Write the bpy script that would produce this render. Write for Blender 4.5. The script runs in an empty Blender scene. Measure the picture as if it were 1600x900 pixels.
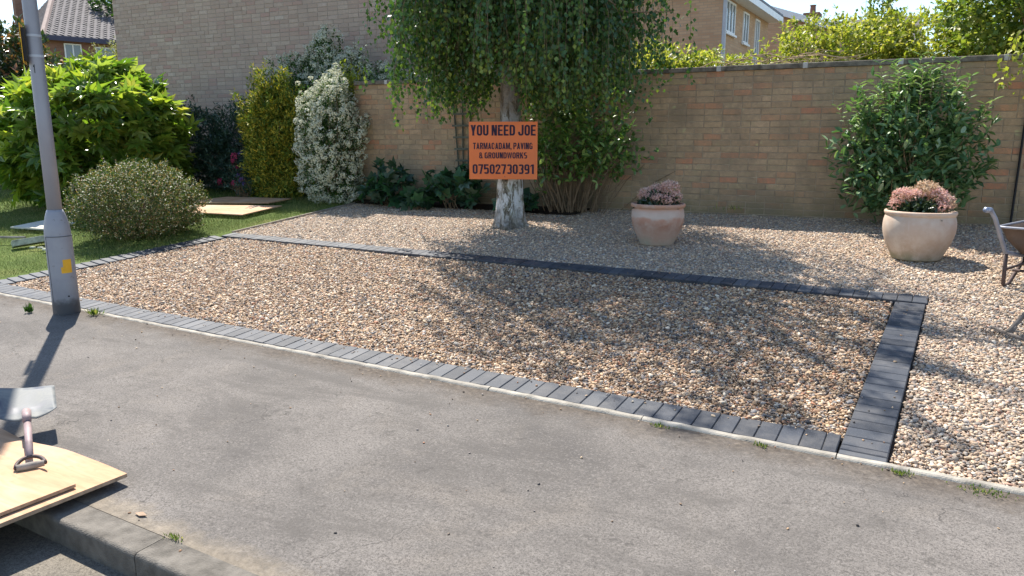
import bpy, math, random
import numpy as np
from mathutils import Vector, Matrix, Euler
random.seed(11)
rng = np.random.default_rng(11)
R = math.radians
S = bpy.context.scene
COL = S.collection

# ------------------------------------------------------------------ camera, sky, sun, exposure
cam_d = bpy.data.cameras.new('camera')
cam = bpy.data.objects.new('camera', cam_d); COL.objects.link(cam)
cam.location = (0, -3.46, 1.40)
cam.rotation_euler = (R(90 - 11.40), 0, R(30))
cam_d.sensor_width = 36; cam_d.lens = 26.1
cam_d.clip_start = 0.05; cam_d.clip_end = 2000
S.camera = cam
SUN_EL, SUN_AZ = 54.0, 145.0          # azimuth counted from +x towards +y
w = bpy.data.worlds.new('World'); S.world = w; w.use_nodes = True
nt = w.node_tree; nt.nodes.clear()
wo = nt.nodes.new('ShaderNodeOutputWorld'); bg = nt.nodes.new('ShaderNodeBackground')
sky = nt.nodes.new('ShaderNodeTexSky'); sky.sky_type = 'NISHITA'; sky.sun_disc = False
sky.sun_elevation = R(SUN_EL); sky.sun_rotation = R(90 - SUN_AZ)
sky.air_density = 1.0; sky.dust_density = .25; sky.ozone_density = 1.0
bg.inputs[1].default_value = 0.13
nt.links.new(sky.outputs[0], bg.inputs[0]); nt.links.new(bg.outputs[0], wo.inputs[0])
sun_d = bpy.data.lights.new('sun', 'SUN'); sun = bpy.data.objects.new('sun', sun_d); COL.objects.link(sun)
sun_d.energy = 5.0; sun_d.angle = R(0.53); sun_d.color = (1, .945, .86)
sv = Vector((math.cos(R(SUN_EL)) * math.cos(R(SUN_AZ)), math.cos(R(SUN_EL)) * math.sin(R(SUN_AZ)), math.sin(R(SUN_EL))))
sun.rotation_euler = sv.to_track_quat('Z', 'Y').to_euler()
sun.location = sv * 30
vs = S.view_settings
vs.view_transform = 'Standard'; vs.look = 'None'; vs.gamma = 1; vs.use_curve_mapping = False
vs.exposure = 0.95

# ------------------------------------------------------------------ helpers: nodes
class NT:
    def __init__(s, name):
        s.m = bpy.data.materials.new(name); s.m.use_nodes = True; s.t = s.m.node_tree; s.t.nodes.clear()
        s.out = s.n('OutputMaterial')
    def n(s, kind, **kw):
        o = s.t.nodes.new('ShaderNode' + kind)
        for k, v in kw.items():
            if isinstance(v, bpy.types.NodeSocket): s.t.links.new(v, o.inputs[k.replace('_', ' ')])
            elif hasattr(o, k): setattr(o, k, v)
            else: o.inputs[k.replace('_', ' ')].default_value = v
        return o
    def link(s, a, b): s.t.links.new(a, b)
    def pos(s): return s.n('NewGeometry').outputs['Position']
    def objco(s): return s.n('TexCoord').outputs['Object']
    def noise(s, vec, scale, detail=4, rough=.55, dist=0):
        o = s.n('TexNoise'); s.link(vec, o.inputs['Vector'])
        o.inputs['Scale'].default_value = scale; o.inputs['Detail'].default_value = detail
        o.inputs['Roughness'].default_value = rough; o.inputs['Distortion'].default_value = dist
        return o.outputs['Fac']
    def ramp(s, fac, stops, interp='LINEAR'):
        o = s.n('ValToRGB'); s.link(fac, o.inputs[0]); cr = o.color_ramp; cr.interpolation = interp
        while len(cr.elements) < len(stops): cr.elements.new(.5)
        for e, (p, c) in zip(cr.elements, stops):
            e.position = p; e.color = (c if hasattr(c, '__len__') else (c, c, c)) + ((1,) if not hasattr(c, '__len__') or len(c) == 3 else ())
        return o.outputs[0]
    def mix(s, fac, a, b, mode='MIX'):
        o = s.n('Mix', data_type='RGBA', blend_type=mode)
        for i, v in ((0, fac), (6, a), (7, b)):
            if isinstance(v, bpy.types.NodeSocket): s.link(v, o.inputs[i])
            else: o.inputs[i].default_value = v if i == 0 else (*v, 1)
        return o.outputs[2]
    def math(s, op, a, b=0.0, clamp=False):
        o = s.n('Math', operation=op, use_clamp=clamp)
        for i, v in ((0, a), (1, b)):
            if isinstance(v, bpy.types.NodeSocket): s.link(v, o.inputs[i])
            else: o.inputs[i].default_value = v
        return o.outputs[0]
    def bsdf(s, col, rough=.8, spec=.3, metal=0, bump=None, bs=.3, bd=.01):
        p = s.n('BsdfPrincipled')
        for nm, v in (('Base Color', col), ('Roughness', rough), ('Specular IOR Level', spec), ('Metallic', metal)):
            if isinstance(v, bpy.types.NodeSocket): s.link(v, p.inputs[nm])
            else: p.inputs[nm].default_value = (*v, 1) if hasattr(v, '__len__') else v
        if bump is not None:
            b = s.n('Bump'); b.inputs['Strength'].default_value = bs; b.inputs['Distance'].default_value = bd
            s.link(bump, b.inputs['Height']); s.link(b.outputs[0], p.inputs['Normal'])
        s.link(p.outputs[0], s.out.inputs[0]); s.p = p
        return p
    def rnd(s):
        "per-piece random: tint attribute of joined pieces plus the object's own random number"
        a = s.n('Attribute', attribute_name='tint').outputs['Fac']
        return s.math('FRACT', s.math('ADD', a, s.n('ObjectInfo').outputs['Random']))

def plain(name, col, rough=.7, spec=.3, metal=0, var=.25, scale=6, bump=.2, bd=.004):
    m = NT(name); c = m.objco(); f = m.noise(c, scale, 6)
    d = tuple(x * (1 - var) for x in col); l = tuple(min(1, x * (1 + var)) for x in col)
    m.bsdf(m.ramp(f, [(.3, d), (.7, l)]), rough, spec, metal, m.noise(c, scale * 12, 3), bump, bd)
    return m.m

def leaf_mat(name, stops, rough=.42, spec=.45, trans=.35, single=False, tcol=(1.25, 1.35, .55)):
    m = NT(name)
    fac = m.n('ObjectInfo').outputs['Random'] if single else m.n('Attribute', attribute_name='tint').outputs['Fac']
    col = m.ramp(fac, stops)
    n = m.noise(m.pos(), 2.2, 2)
    col = m.mix(m.math('MULTIPLY', n, .5), col, m.mix(1.0, col, (.55, .62, .6), 'MULTIPLY'))
    p = m.bsdf(col, rough, spec)
    t = m.n('BsdfTranslucent'); m.link(m.mix(1.0, col, tcol, 'MULTIPLY'), t.inputs[0])
    x = m.n('MixShader'); x.inputs[0].default_value = trans
    m.link(p.outputs[0], x.inputs[1]); m.link(t.outputs[0], x.inputs[2]); m.link(x.outputs[0], m.out.inputs[0])
    return m.m

# ------------------------------------------------------------------ helpers: meshes
def np_mesh(name, V, F, mats, smooth=False, tint=None, midx=None):
    V = np.asarray(V, dtype=np.float32); me = bpy.data.meshes.new(name)
    if isinstance(F, np.ndarray) and F.ndim == 2:
        k = F.shape[1]; nf = len(F)
        me.vertices.add(len(V)); me.vertices.foreach_set('co', V.ravel())
        me.loops.add(nf * k); me.loops.foreach_set('vertex_index', F.astype(np.int32).ravel())
        me.polygons.add(nf); me.polygons.foreach_set('loop_start', np.arange(0, nf * k, k, dtype=np.int32))
        me.polygons.foreach_set('loop_total', np.full(nf, k, dtype=np.int32))
        me.update(calc_edges=True)
    else:
        me.from_pydata([tuple(v) for v in V.tolist()], [], [tuple(int(i) for i in f) for f in F]); me.update()
    if not isinstance(mats, (list, tuple)): mats = [mats]
    for m in mats: me.materials.append(m)
    if smooth: me.polygons.foreach_set('use_smooth', np.ones(len(me.polygons), dtype=bool))
    if midx is not None: me.polygons.foreach_set('material_index', np.asarray(midx, dtype=np.int32))
    if tint is not None:
        a = me.attributes.new('tint', 'FLOAT', 'POINT'); a.data.foreach_set('value', np.asarray(tint, dtype=np.float32))
    return me

def obj(name, me, parent=None, loc=(0, 0, 0), rot=(0, 0, 0), sc=(1, 1, 1)):
    o = bpy.data.objects.new(name, me); COL.objects.link(o)
    o.location = loc; o.rotation_euler = rot; o.scale = sc
    if parent: o.parent = parent
    return o

def thing(name, label, cat, loc=(0, 0, 0), rz=0, group=None):
    o = obj(name, None, None, loc, (0, 0, rz)); o.empty_display_size = .1
    o['label'] = label; o['category'] = cat
    if group: o['group'] = group
    return o
def tag(o, label, cat, group=None):
    o['label'] = label; o['category'] = cat
    if group: o['group'] = group
    return o
def struct(name, me, **k):
    o = obj(name, me, **k); o['kind'] = 'structure'; return o
def stuff(o): o['kind'] = 'stuff'; return o

class MB:
    "mesh builder: collects shapes, builds ONE mesh"
    def __init__(s): s.V = []; s.F = []; s.T = []
    def add(s, V, F, t=0.0):
        b = len(s.V); s.V += [tuple(v) for v in V]; s.F += [tuple(i + b for i in f) for f in F]; s.T += [t] * len(V); return s
    def box(s, x0, x1, y0, y1, z0, z1, c=0.0, t=0.0, M=None):
        "box whose top edges are chamfered by c"
        V = [(x0, y0, z0), (x1, y0, z0), (x1, y1, z0), (x0, y1, z0)]
        if c > 0:
            V += [(x0, y0, z1 - c), (x1, y0, z1 - c), (x1, y1, z1 - c), (x0, y1, z1 - c),
                  (x0 + c, y0 + c, z1), (x1 - c, y0 + c, z1), (x1 - c, y1 - c, z1), (x0 + c, y1 - c, z1)]
            F = [(3, 2, 1, 0), (8, 9, 10, 11)] + [(i, (i + 1) % 4, (i + 1) % 4 + 4, i + 4) for i in range(4)] + [(i + 4, (i + 1) % 4 + 4, (i + 1) % 4 + 8, i + 8) for i in range(4)]
        else:
            V += [(x0, y0, z1), (x1, y0, z1), (x1, y1, z1), (x0, y1, z1)]
            F = [(3, 2, 1, 0), (4, 5, 6, 7)] + [(i, (i + 1) % 4, (i + 1) % 4 + 4, i + 4) for i in range(4)]
        if M is not None: V = [M @ Vector(v) for v in V]
        return s.add(V, F, t)
    def tube(s, pts, rad, n=8, caps=True, t=0.0):
        pts = [Vector(p) for p in pts]
        if not hasattr(rad, '__len__'): rad = [rad] * len(pts)
        V = []; F = []; up = Vector((0, 0, 1)); prev = None
        for i, p in enumerate(pts):
            d = (pts[min(i + 1, len(pts) - 1)] - pts[max(i - 1, 0)]).normalized()
            if prev is None:
                a = d.cross(up) if abs(d.z) < .9 else d.cross(Vector((1, 0, 0)))
            else: a = prev - d * prev.dot(d)
            a.normalize(); prev = a; b = d.cross(a)
            for k in range(n):
                q = 2 * math.pi * k / n
                V.append(p + (a * math.cos(q) + b * math.sin(q)) * rad[i])
        for i in range(len(pts) - 1):
            for k in range(n):
                F.append((i * n + k, i * n + (k + 1) % n, (i + 1) * n + (k + 1) % n, (i + 1) * n + k))
        if caps: F += [tuple(range(n))[::-1], tuple((len(pts) - 1) * n + k for k in range(n))]
        return s.add(V, F, t)
    def lathe(s, prof, n=40, c=(0, 0, 0)):
        V = []; F = []
        for r, z in prof:
            for k in range(n):
                q = 2 * math.pi * k / n; V.append((c[0] + r * math.cos(q), c[1] + r * math.sin(q), c[2] + z))
        for i in range(len(prof) - 1):
            for k in range(n): F.append((i * n + k, i * n + (k + 1) % n, (i + 1) * n + (k + 1) % n, (i + 1) * n + k))
        return s.add(V, F)
    def mesh(s, name, mats, smooth=False): return np_mesh(name, s.V, s.F, mats, smooth, s.T)
    def obj(s, name, mats, parent=None, smooth=False, loc=(0, 0, 0), rot=(0, 0, 0)):
        o = obj(name, s.mesh(name, mats, smooth), parent, loc, rot)
        return o

def bevel(o, wd=.004, seg=2):
    m = o.modifiers.new('bevel', 'BEVEL'); m.width = wd; m.segments = seg; m.limit_method = 'ANGLE'; m.angle_limit = R(40); return o

# leaf templates: x across (in widths), y along (in lengths), z out of the blade (in lengths)
T_RHOMB = (np.array([(0, 0, 0), (-.5, .45, .06), (0, 1, -.04), (.5, .45, .06)]), np.array([(0, 2, 1), (0, 3, 2)]))
T_OVAL = (np.array([(0, 0, 0), (-.42, .28, .05), (-.4, .66, .03), (0, 1, -.1), (.4, .66, .03), (.42, .28, .05)]),
          np.array([(0, 2, 1), (0, 3, 2), (0, 4, 3), (0, 5, 4)]))
def palmate(lobes=7, spread=250, inner=.42, wid=.16):
    V = [(0, 0, 0)]; F = []
    for i in range(lobes):
        a = R(90 + spread * (i / (lobes - 1) - .5)); L = 1 - .35 * abs(i / (lobes - 1) - .5) * 2
        d = np.array([math.cos(a), math.sin(a)]); n = np.array([-d[1], d[0]]); b = len(V)
        for (u, v, z) in ((.5 * L, wid, .05), (1.0 * L, 0, -.12), (.5 * L, -wid, .05)):
            p = d * u + n * v; V.append((p[0], p[1], z))
        F += [(0, b + 1, b), (0, b + 2, b + 1)]
    return np.array(V, float), np.array(F)
T_PALM = palmate()
T_MALLOW = palmate(5, 230, .5, .3)

def leaf_arrays(P, D, N, L, W, tpl):
    P = np.asarray(P, float); D = np.asarray(D, float); N = np.asarray(N, float)
    D /= np.linalg.norm(D, axis=1, keepdims=True) + 1e-9
    Sd = np.cross(D, N); Sd /= np.linalg.norm(Sd, axis=1, keepdims=True) + 1e-9
    Nn = np.cross(Sd, D); tv, tf = tpl; n = len(P); k = len(tv)
    L = np.broadcast_to(np.asarray(L, float), (n,))[:, None, None]; W = np.broadcast_to(np.asarray(W, float), (n,))[:, None, None]
    V = P[:, None, :] + W * tv[None, :, 0, None] * Sd[:, None, :] + L * tv[None, :, 1, None] * D[:, None, :] + L * tv[None, :, 2, None] * Nn[:, None, :]
    F = (tf[None] + (np.arange(n) * k)[:, None, None]).reshape(-1, 3)
    return V.reshape(-1, 3), F, k
def leaves_obj(name, P, D, N, L, W, tpl, mat, parent=None, tint=None):
    n = len(P)
    if tint is None: tint = rng.random(n)
    V, F, k = leaf_arrays(P, D, N, L, W, tpl)
    if parent: V = V - np.array(parent.location)
    return obj(name, np_mesh(name, V, F, mat, False, np.repeat(tint, k)), parent)

def unit(a): return a / (np.linalg.norm(a, axis=-1, keepdims=True) + 1e-9)
def lump(d, seed, amp=.18, fr=2.6):
    r = np.random.default_rng(seed); out = np.zeros(len(d))
    for k in range(7):
        v = unit(r.normal(size=3)) * fr * (1 + .35 * k); out += np.sin(d @ v * 2 + r.uniform(0, 6.28)) / (1 + .3 * k)
    return 1 + amp * out / 2.2

def crown_tips(n, c, rad, seed, power=2.0, amp=.18, fr=2.6, low=-.75, fill=.25):
    r = np.random.default_rng(seed)
    d = unit(r.normal(size=(int(n * 1.9), 3))); d = d[d[:, 2] > low][:n]
    p = (np.abs(d) ** power).sum(1) ** (1 / power)
    rf = lump(d, seed, amp, fr) / p
    rf *= np.where(r.random(len(d)) < fill, r.uniform(.5, .9, len(d)), r.uniform(.9, 1.04, len(d)))
    return np.array(c) + d * rf[:, None] * np.array(rad), d

def twig_leaves(tips, d, per, tl, seed, up=.35, wild=.5):
    "leaves set along each twig: returns P, D, N"
    r = np.random.default_rng(seed); n = len(tips)
    td = unit(d + np.array([0, 0, up]) + r.normal(size=(n, 3)) * wild * .6)
    t = r.random((n, per)) ** 1.2
    P = tips[:, None, :] - td[:, None, :] * (t * tl)[..., None]
    q = unit(r.normal(size=(n, per, 3))); D = unit(td[:, None, :] * .7 + q * .9)
    N = unit(np.array([0, 0, 1.0]) + td[:, None, :] * .6 + r.normal(size=(n, per, 3)) * .45)
    P = P + D * .01
    return P.reshape(-1, 3), D.reshape(-1, 3), N.reshape(-1, 3), td

LX = lambda y: np.where(np.asarray(y) < 2.87, -7.99 + .088 * (np.asarray(y) - .33), -7.77 - .03 * (np.asarray(y) - 2.87))   # lawn / bed boundary
def gz(y): return np.where(y > 0, np.minimum(.08 * y, .46), .025 * np.maximum(y, -1.93)) if isinstance(y, np.ndarray) else (min(.08 * y, .46) if y > 0 else .025 * max(y, -1.93))
WY = lambda x: 5.60 + .063 * (x + 7.9)          # front face of the garden wall

# ------------------------------------------------------------------ materials
def mat_asphalt(name, base, dark, road=False):
    m = NT(name); p = m.pos()
    big = m.noise(p, .9, 5, .6, .4); mid = m.noise(p, 4.5, 5, .6); fine = m.noise(p, 170, 3, .7); spk = m.noise(p, 420, 2, .6)
    c = m.ramp(big, [(.34, dark), (.5, base), (.66, tuple(x * 1.24 for x in base))])
    c = m.mix(m.ramp(mid, [(.34, .65), (.6, 0.0)]), c, tuple(x * .74 for x in base))
    c = m.mix(m.ramp(m.noise(p, 2.1, 4, .6, .8), [(.56, 0.0), (.75, .5)]), c, tuple(min(1, x * y) for x, y in zip(base, (1.34, 1.27, 1.16))))
    c = m.mix(m.ramp(fine, [(.36, .8), (.50, 0.0)]), c, tuple(x * .50 for x in base))
    c = m.mix(m.ramp(m.noise(p, 105, 4, .85), [(.42, .9), (.52, 0.0)]), c, tuple(x * .45 for x in base))
    c = m.mix(m.ramp(m.noise(p, 75, 3, .7), [(.52, 0.0), (.68, .5)]), c, tuple(min(1, x * 1.38) for x in base))
    c = m.mix(m.ramp(spk, [(.60, 0.0), (.74, .6)]), c, tuple(min(1, x * 1.75) for x in base))
    ms = m.n('Mapping'); m.link(p, ms.inputs['Vector']); ms.inputs['Rotation'].default_value = (0, 0, .35); ms.inputs['Scale'].default_value = (.8, 2.2, 1)
    c = m.mix(m.ramp(m.noise(ms.outputs[0], 1.5, 7, .72, 1.0), [(.50, 0.0), (.64, .62)]), c, tuple(x * .50 for x in base))
    c = m.mix(m.ramp(m.noise(p, 16, 5, .75), [(.60, 0.0), (.66, .7)]), c, tuple(x * .42 for x in base))
    # hairline cracks, only in places
    wp = m.n('Vector' + 'Math', operation='ADD'); nn = m.n('TexNoise'); m.link(p, nn.inputs['Vector']); nn.inputs['Scale'].default_value = 3.2; nn.inputs['Detail'].default_value = 6
    sc = m.n('VectorMath', operation='SCALE'); m.link(nn.outputs['Color'], sc.inputs[0]); sc.inputs['Scale'].default_value = .55
    m.link(p, wp.inputs[0]); m.link(sc.outputs[0], wp.inputs[1])
    vo = m.n('TexVoronoi', feature='DISTANCE_TO_EDGE'); m.link(wp.outputs[0], vo.inputs['Vector']); vo.inputs['Scale'].default_value = 1.15
    crack = m.math('MULTIPLY', m.ramp(vo.outputs['Distance'], [(.0, 1.0), (.0035, 0.0)]), m.ramp(m.noise(p, 1.6, 3), [(.53, 0.0), (.62, .8)]))
    c = m.mix(crack, c, tuple(x * .3 for x in base))
    if not road:   # washed-out soil and moss along the two edges
        y = m.n('SeparateXYZ'); m.link(p, y.inputs[0]); yy = y.outputs[1]
        e1 = m.math('MULTIPLY', m.n('MapRange').outputs[0], 0)
        e = m.ramp(m.math('ADD', m.math('MULTIPLY', yy, 1.0), m.math('MULTIPLY', m.noise(p, 3.5, 5, .65), .42)), [(.0, 0.0), (.17, .9)])
        mr = m.n('MapRange'); m.link(m.math('ADD', yy, m.math('MULTIPLY', m.noise(p, 4, 5, .65), .34)), mr.inputs[0])
        mr.inputs[1].default_value = -.10; mr.inputs[2].default_value = .10
        dirt = m.ramp(m.noise(p, 38, 4, .7), [(.3, (.045, .034, .026)), (.55, (.10, .078, .058)), (.75, (.20, .16, .12))])
        c = m.mix(m.math('MULTIPLY', mr.outputs[0], .85), c, dirt)
        mr2 = m.n('MapRange'); m.link(m.math('ADD', m.math('MULTIPLY', yy, -1), m.math('MULTIPLY', m.noise(p, 5, 5, .65), .24)), mr2.inputs[0])
        mr2.inputs[1].default_value = 1.93; mr2.inputs[2].default_value = 2.02
        c = m.mix(m.math('MULTIPLY', mr2.outputs[0], .5), c, m.ramp(m.noise(p, 30, 4, .7), [(.3, (.15, .12, .08)), (.7, (.38, .31, .22))]))
    h = m.math('ADD', m.math('MULTIPLY', fine, 1.0), m.math('MULTIPLY', crack, -.7))
    m.bsdf(c, .86, .25, 0, m.math('ADD', h, m.math('MULTIPLY', mid, 1.2)), .55, .006)
    return m.m
M_pave = mat_asphalt('old tarmac', (.190, .170, .151), (.088, .080, .074))
M_road = mat_asphalt('road tarmac', (.20, .175, .14), (.11, .10, .09), True)

def mat_brick(name, stops, stain, moss=(.26, .27, .13), mossy=.35, scale=1.0, base_z=None):
    m = NT(name); p = m.pos(); r = m.rnd()
    c = m.ramp(r, stops)
    c = m.mix(m.ramp(m.noise(p, 22 * scale, 5, .65), [(.35, .55), (.65, 0.0)]), c, stain)
    c = m.mix(m.ramp(m.noise(p, 1.3, 4, .6), [(.42, 0.0), (.68, .6)]), c, stain)
    c = m.mix(m.ramp(m.noise(p, 9, 4, .6), [(.55, 0.0), (.72, mossy)]), c, moss)
    if base_z is not None:
        sp_ = m.n('SeparateXYZ'); m.link(p, sp_.inputs[0]); zz_ = m.math('ADD', sp_.outputs[2], m.math('MULTIPLY', m.noise(p, 3.2, 5, .7), -.9))
        c = m.mix(m.ramp(zz_, [(.0, .75), (.42, 0.0)]), c, (.17, .155, .085))
        c = m.mix(m.ramp(m.noise(p, 2.6, 5, .7), [(.48, 0.0), (.66, .65)]), c, (.27, .205, .14))
        c = m.mix(m.ramp(m.noise(p, 5.5, 3, .6), [(.66, 0.0), (.72, .55)]), c, (.50, .52, .26))
    c = m.mix(m.ramp(m.noise(p, 140, 2), [(.25, .35), (.5, 0.0)]), c, tuple(x * .6 for x in stain))
    m.bsdf(c, .92, .15, 0, m.noise(p, 60, 5, .7), .5, .006)
    return m.m
M_brick = mat_brick('buff and red brick', [(0, (.46, .31, .185)), (.2, (.56, .39, .235)), (.42, (.47, .33, .205)), (.58, (.60, .42, .26)), (.76, (.53, .35, .215)), (.87, (.58, .32, .18)), (.96, (.62, .26, .15)), (1, (.48, .40, .22))], (.32, .24, .155), (.40, .38, .2), .3, base_z=.45)
M_hbrick = mat_brick('pinkish buff brick', [(0, (.47, .33, .25)), (.3, (.55, .41, .315)), (.55, (.62, .48, .37)), (.75, (.52, .37, .285)), (.9, (.52, .31, .25)), (1, (.64, .53, .42))], (.44, .33, .26), (.36, .32, .26), .25)
M_mortar = plain('mortar', (.36, .285, .2), .95, .1, 0, .3, 9, .4)
M_hmortar = plain('pale mortar', (.40, .33, .27), .95, .1, 0, .2, 9, .4)
M_coping = plain('weathered coping concrete', (.19, .165, .13), .95, .15, 0, .5, 12, .7, .006)
M_joint = plain('pale repair mortar', (.52, .5, .46), .9, .15, 0, .12, 20, .4)
M_kerb = plain('kerb concrete', (.165, .148, .125), .92, .15, 0, .38, 13, 1.0, .006)
M_edging = plain('edging concrete', (.33, .30, .25), .9, .2, 0, .35, 9, .6, .006)

m = NT('charcoal block'); p = m.pos(); r = m.rnd()
c = m.ramp(r, [(0, (.020, .023, .030)), (.5, (.034, .039, .050)), (.85, (.046, .052, .064)), (1, (.070, .076, .086))])
c = m.mix(m.ramp(m.noise(p, 260, 2, .7), [(.56, 0.0), (.75, .45)]), c, (.24, .25, .27))
c = m.mix(m.ramp(m.noise(p, 5, 5, .65), [(.46, 0.0), (.72, .55)]), c, (.15, .14, .13))
m.bsdf(c, .62, .4, 0, m.noise(p, 300, 3), .35, .002); M_block = m.m

# gravel stones: colour of each stone from its instance random
m = NT('river gravel'); r = m.n('ObjectInfo').outputs['Random']
st = [(.0, (.52, .35, .20)), (.09, (.30, .18, .10)), (.18, (.64, .47, .30)), (.26, (.15, .11, .08)), (.36, (.42, .265, .145)), (.45, (.25, .21, .185)), (.53, (.76, .63, .46)), (.585, (.36, .20, .11)), (.66, (.48, .33, .20)), (.73, (.075, .065, .06)), (.81, (.55, .40, .27)), (.87, (.36, .325, .29)), (.92, (.23, .145, .085)), (.975, (.44, .20, .11))]
c = m.ramp(r, st, 'CONSTANT')
c = m.mix(m.ramp(m.noise(m.pos(), 110, 3), [(.4, .35), (.6, 0.0)]), c, m.mix(1.0, c, (.6, .56, .52), 'MULTIPLY'))
m.bsdf(c, .6, .35); M_gravel = m.m
m = NT('pale river gravel'); r = m.n('ObjectInfo').outputs['Random']
c = m.mix(.26, m.ramp(r, [(p_, tuple(.62 * v for v in c_)) if False else (p_, c_) for p_, c_ in st], 'CONSTANT'), (.56, .50, .42))
m.bsdf(c, .65, .3); M_gravel2 = m.m
m = NT('gravel base'); p = m.pos()
m.bsdf(m.ramp(m.noise(p, 60, 4, .7), [(.3, (.05, .04, .03)), (.6, (.2, .15, .11)), (.8, (.32, .25, .18))]), .95, .1, 0, m.noise(p, 70, 3), .8, .01); M_gbase = m.m
m = NT('lawn'); p = m.pos()
c = m.ramp(m.noise(p, 1.1, 5, .6), [(.3, (.08, .12, .03)), (.55, (.13, .18, .045)), (.75, (.27, .25, .09))])
c = m.mix(m.ramp(m.noise(p, 40, 4, .7), [(.35, .6), (.6, 0.0)]), c, (.05, .06, .02))
m.bsdf(c, .95, .1, 0, m.noise(p, 60, 3), .8, .02); M_lawn = m.m
M_soil = plain('dark soil', (.05, .036, .026), .95, .1, 0, .4, 20, .8, .01)
M_ground = plain('far ground', (.16, .15, .10), .95, .1, 0, .3, .3, .2)

# foliage
M_birch = leaf_mat('birch leaf', [(0, (.035, .085, .028)), (.5, (.065, .14, .036)), (.82, (.11, .20, .045)), (1, (.26, .33, .06))], .38, .5, .33)
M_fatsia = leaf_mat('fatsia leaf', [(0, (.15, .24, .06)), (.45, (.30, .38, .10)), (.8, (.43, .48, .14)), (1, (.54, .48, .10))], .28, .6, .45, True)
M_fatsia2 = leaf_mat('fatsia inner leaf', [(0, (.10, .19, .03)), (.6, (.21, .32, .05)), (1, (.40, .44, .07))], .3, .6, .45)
M_bush = leaf_mat('small olive leaf', [(0, (.04, .075, .022)), (.45, (.085, .14, .035)), (.66, (.17, .21, .06)), (.86, (.34, .22, .11)), (1, (.42, .27, .15))], .5, .35, .25)
M_gold = leaf_mat('golden conifer spray', [(0, (.07, .13, .02)), (.4, (.18, .25, .04)), (.7, (.46, .42, .06)), (1, (.72, .54, .08))], .6, .2, .2)
M_dark = leaf_mat('dark grey green leaf', [(0, (.025, .065, .035)), (.6, (.055, .11, .07)), (1, (.13, .20, .14))], .45, .4, .2)
M_green = leaf_mat('fresh green leaf', [(0, (.03, .08, .018)), (.6, (.07, .15, .03)), (1, (.14, .24, .05))], .45, .4, .3)
M_lime = leaf_mat('lime shoot leaf', [(0, (.28, .34, .04)), (1, (.50, .50, .08))], .5, .3, .4)
M_white = leaf_mat('white blossom', [(0, (.62, .60, .40)), (.5, (.80, .79, .62)), (1, (.88, .88, .76))], .7, .2, .3, tcol=(1, 1, 1))
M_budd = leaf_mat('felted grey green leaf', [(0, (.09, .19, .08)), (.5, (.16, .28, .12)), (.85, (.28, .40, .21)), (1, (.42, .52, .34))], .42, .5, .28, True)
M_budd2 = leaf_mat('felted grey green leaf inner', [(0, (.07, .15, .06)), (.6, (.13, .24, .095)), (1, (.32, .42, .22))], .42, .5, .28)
M_phil = leaf_mat('glossy shrub leaf', [(0, (.08, .17, .05)), (.6, (.16, .29, .07)), (1, (.38, .48, .13))], .3, .6, .32)
M_mallow = leaf_mat('broad soft leaf', [(0, (.035, .11, .045)), (1, (.07, .18, .075))], .5, .35, .35, True)
M_hedge = leaf_mat('yellow green hedge leaf', [(0, (.12, .18, .03)), (.4, (.32, .36, .06)), (.8, (.52, .50, .11)), (1, (.62, .52, .22))], .45, .4, .4)
M_tree = leaf_mat('tree leaf', [(0, (.09, .15, .03)), (.5, (.20, .28, .05)), (.85, (.36, .40, .09)), (1, (.52, .50, .15))], .42, .45, .4)
M_photinia = leaf_mat('photinia leaf', [(0, (.03, .06, .025)), (.6, (.07, .11, .04)), (.8, (.14, .16, .05)), (.82, (.38, .16, .08)), (1, (.46, .22, .12))], .3, .6, .25)
M_conif = leaf_mat('pale conifer', [(0, (.20, .22, .09)), (1, (.40, .38, .18))], .6, .2, .2)
M_pink = leaf_mat('pink flower head', [(0, (.62, .34, .24)), (.4, (.80, .50, .38)), (.75, (.84, .50, .46)), (1, (.86, .70, .54))], .7, .2, .3, tcol=(1, 1, 1))
M_pinkL = leaf_mat('pink magenta flower head', [(0, (.66, .38, .28)), (.5, (.84, .50, .43)), (1, (.88, .73, .60))], .7, .2, .3, tcol=(1, 1, 1))
M_tan = leaf_mat('faded straw flower head', [(0, (.56, .34, .20)), (.5, (.68, .48, .30)), (1, (.76, .58, .46))], .7, .2, .3, tcol=(1, 1, 1))
M_vred = leaf_mat('crimson flower', [(0, (.42, .03, .08)), (1, (.66, .09, .20))], .6, .2, .3, tcol=(1, 1, 1))
M_purp = leaf_mat('purple flower', [(0, (.10, .06, .25)), (1, (.22, .14, .42))], .6, .2, .3, tcol=(1, 1, 1))
M_potleaf = leaf_mat('dark glossy pot leaf', [(0, (.02, .045, .02)), (.7, (.05, .08, .035)), (1, (.12, .15, .09))], .28, .6, .15)
M_grass = leaf_mat('grass blade', [(0, (.06, .11, .02)), (.5, (.13, .20, .04)), (.85, (.24, .27, .07)), (1, (.42, .36, .16))], .5, .3, .4)
M_stem = plain('woody stem', (.22, .155, .095), .85, .2, 0, .3, 15)
M_pale_stem = plain('bare straw coloured stem', (.36, .27, .17), .85, .2, 0, .3, 15)
m = NT('birch bark'); p = m.pos()
mp = m.n('Mapping'); m.link(p, mp.inputs['Vector']); mp.inputs['Scale'].default_value = (1.0, 1.0, .30)
n1 = m.noise(mp.outputs[0], 13, 8, .68, 1.2)
c = m.ramp(n1, [(.40, (.085, .07, .055)), (.47, (.27, .25, .19)), (.52, (.62, .61, .58)), (.75, (.76, .76, .74))])
mp2 = m.n('Mapping'); m.link(p, mp2.inputs['Vector']); mp2.inputs['Scale'].default_value = (1, 1, 7)
c = m.mix(m.ramp(m.noise(mp2.outputs[0], 7, 4, .6), [(.62, 0.0), (.70, .55)]), c, (.20, .17, .14))
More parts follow.
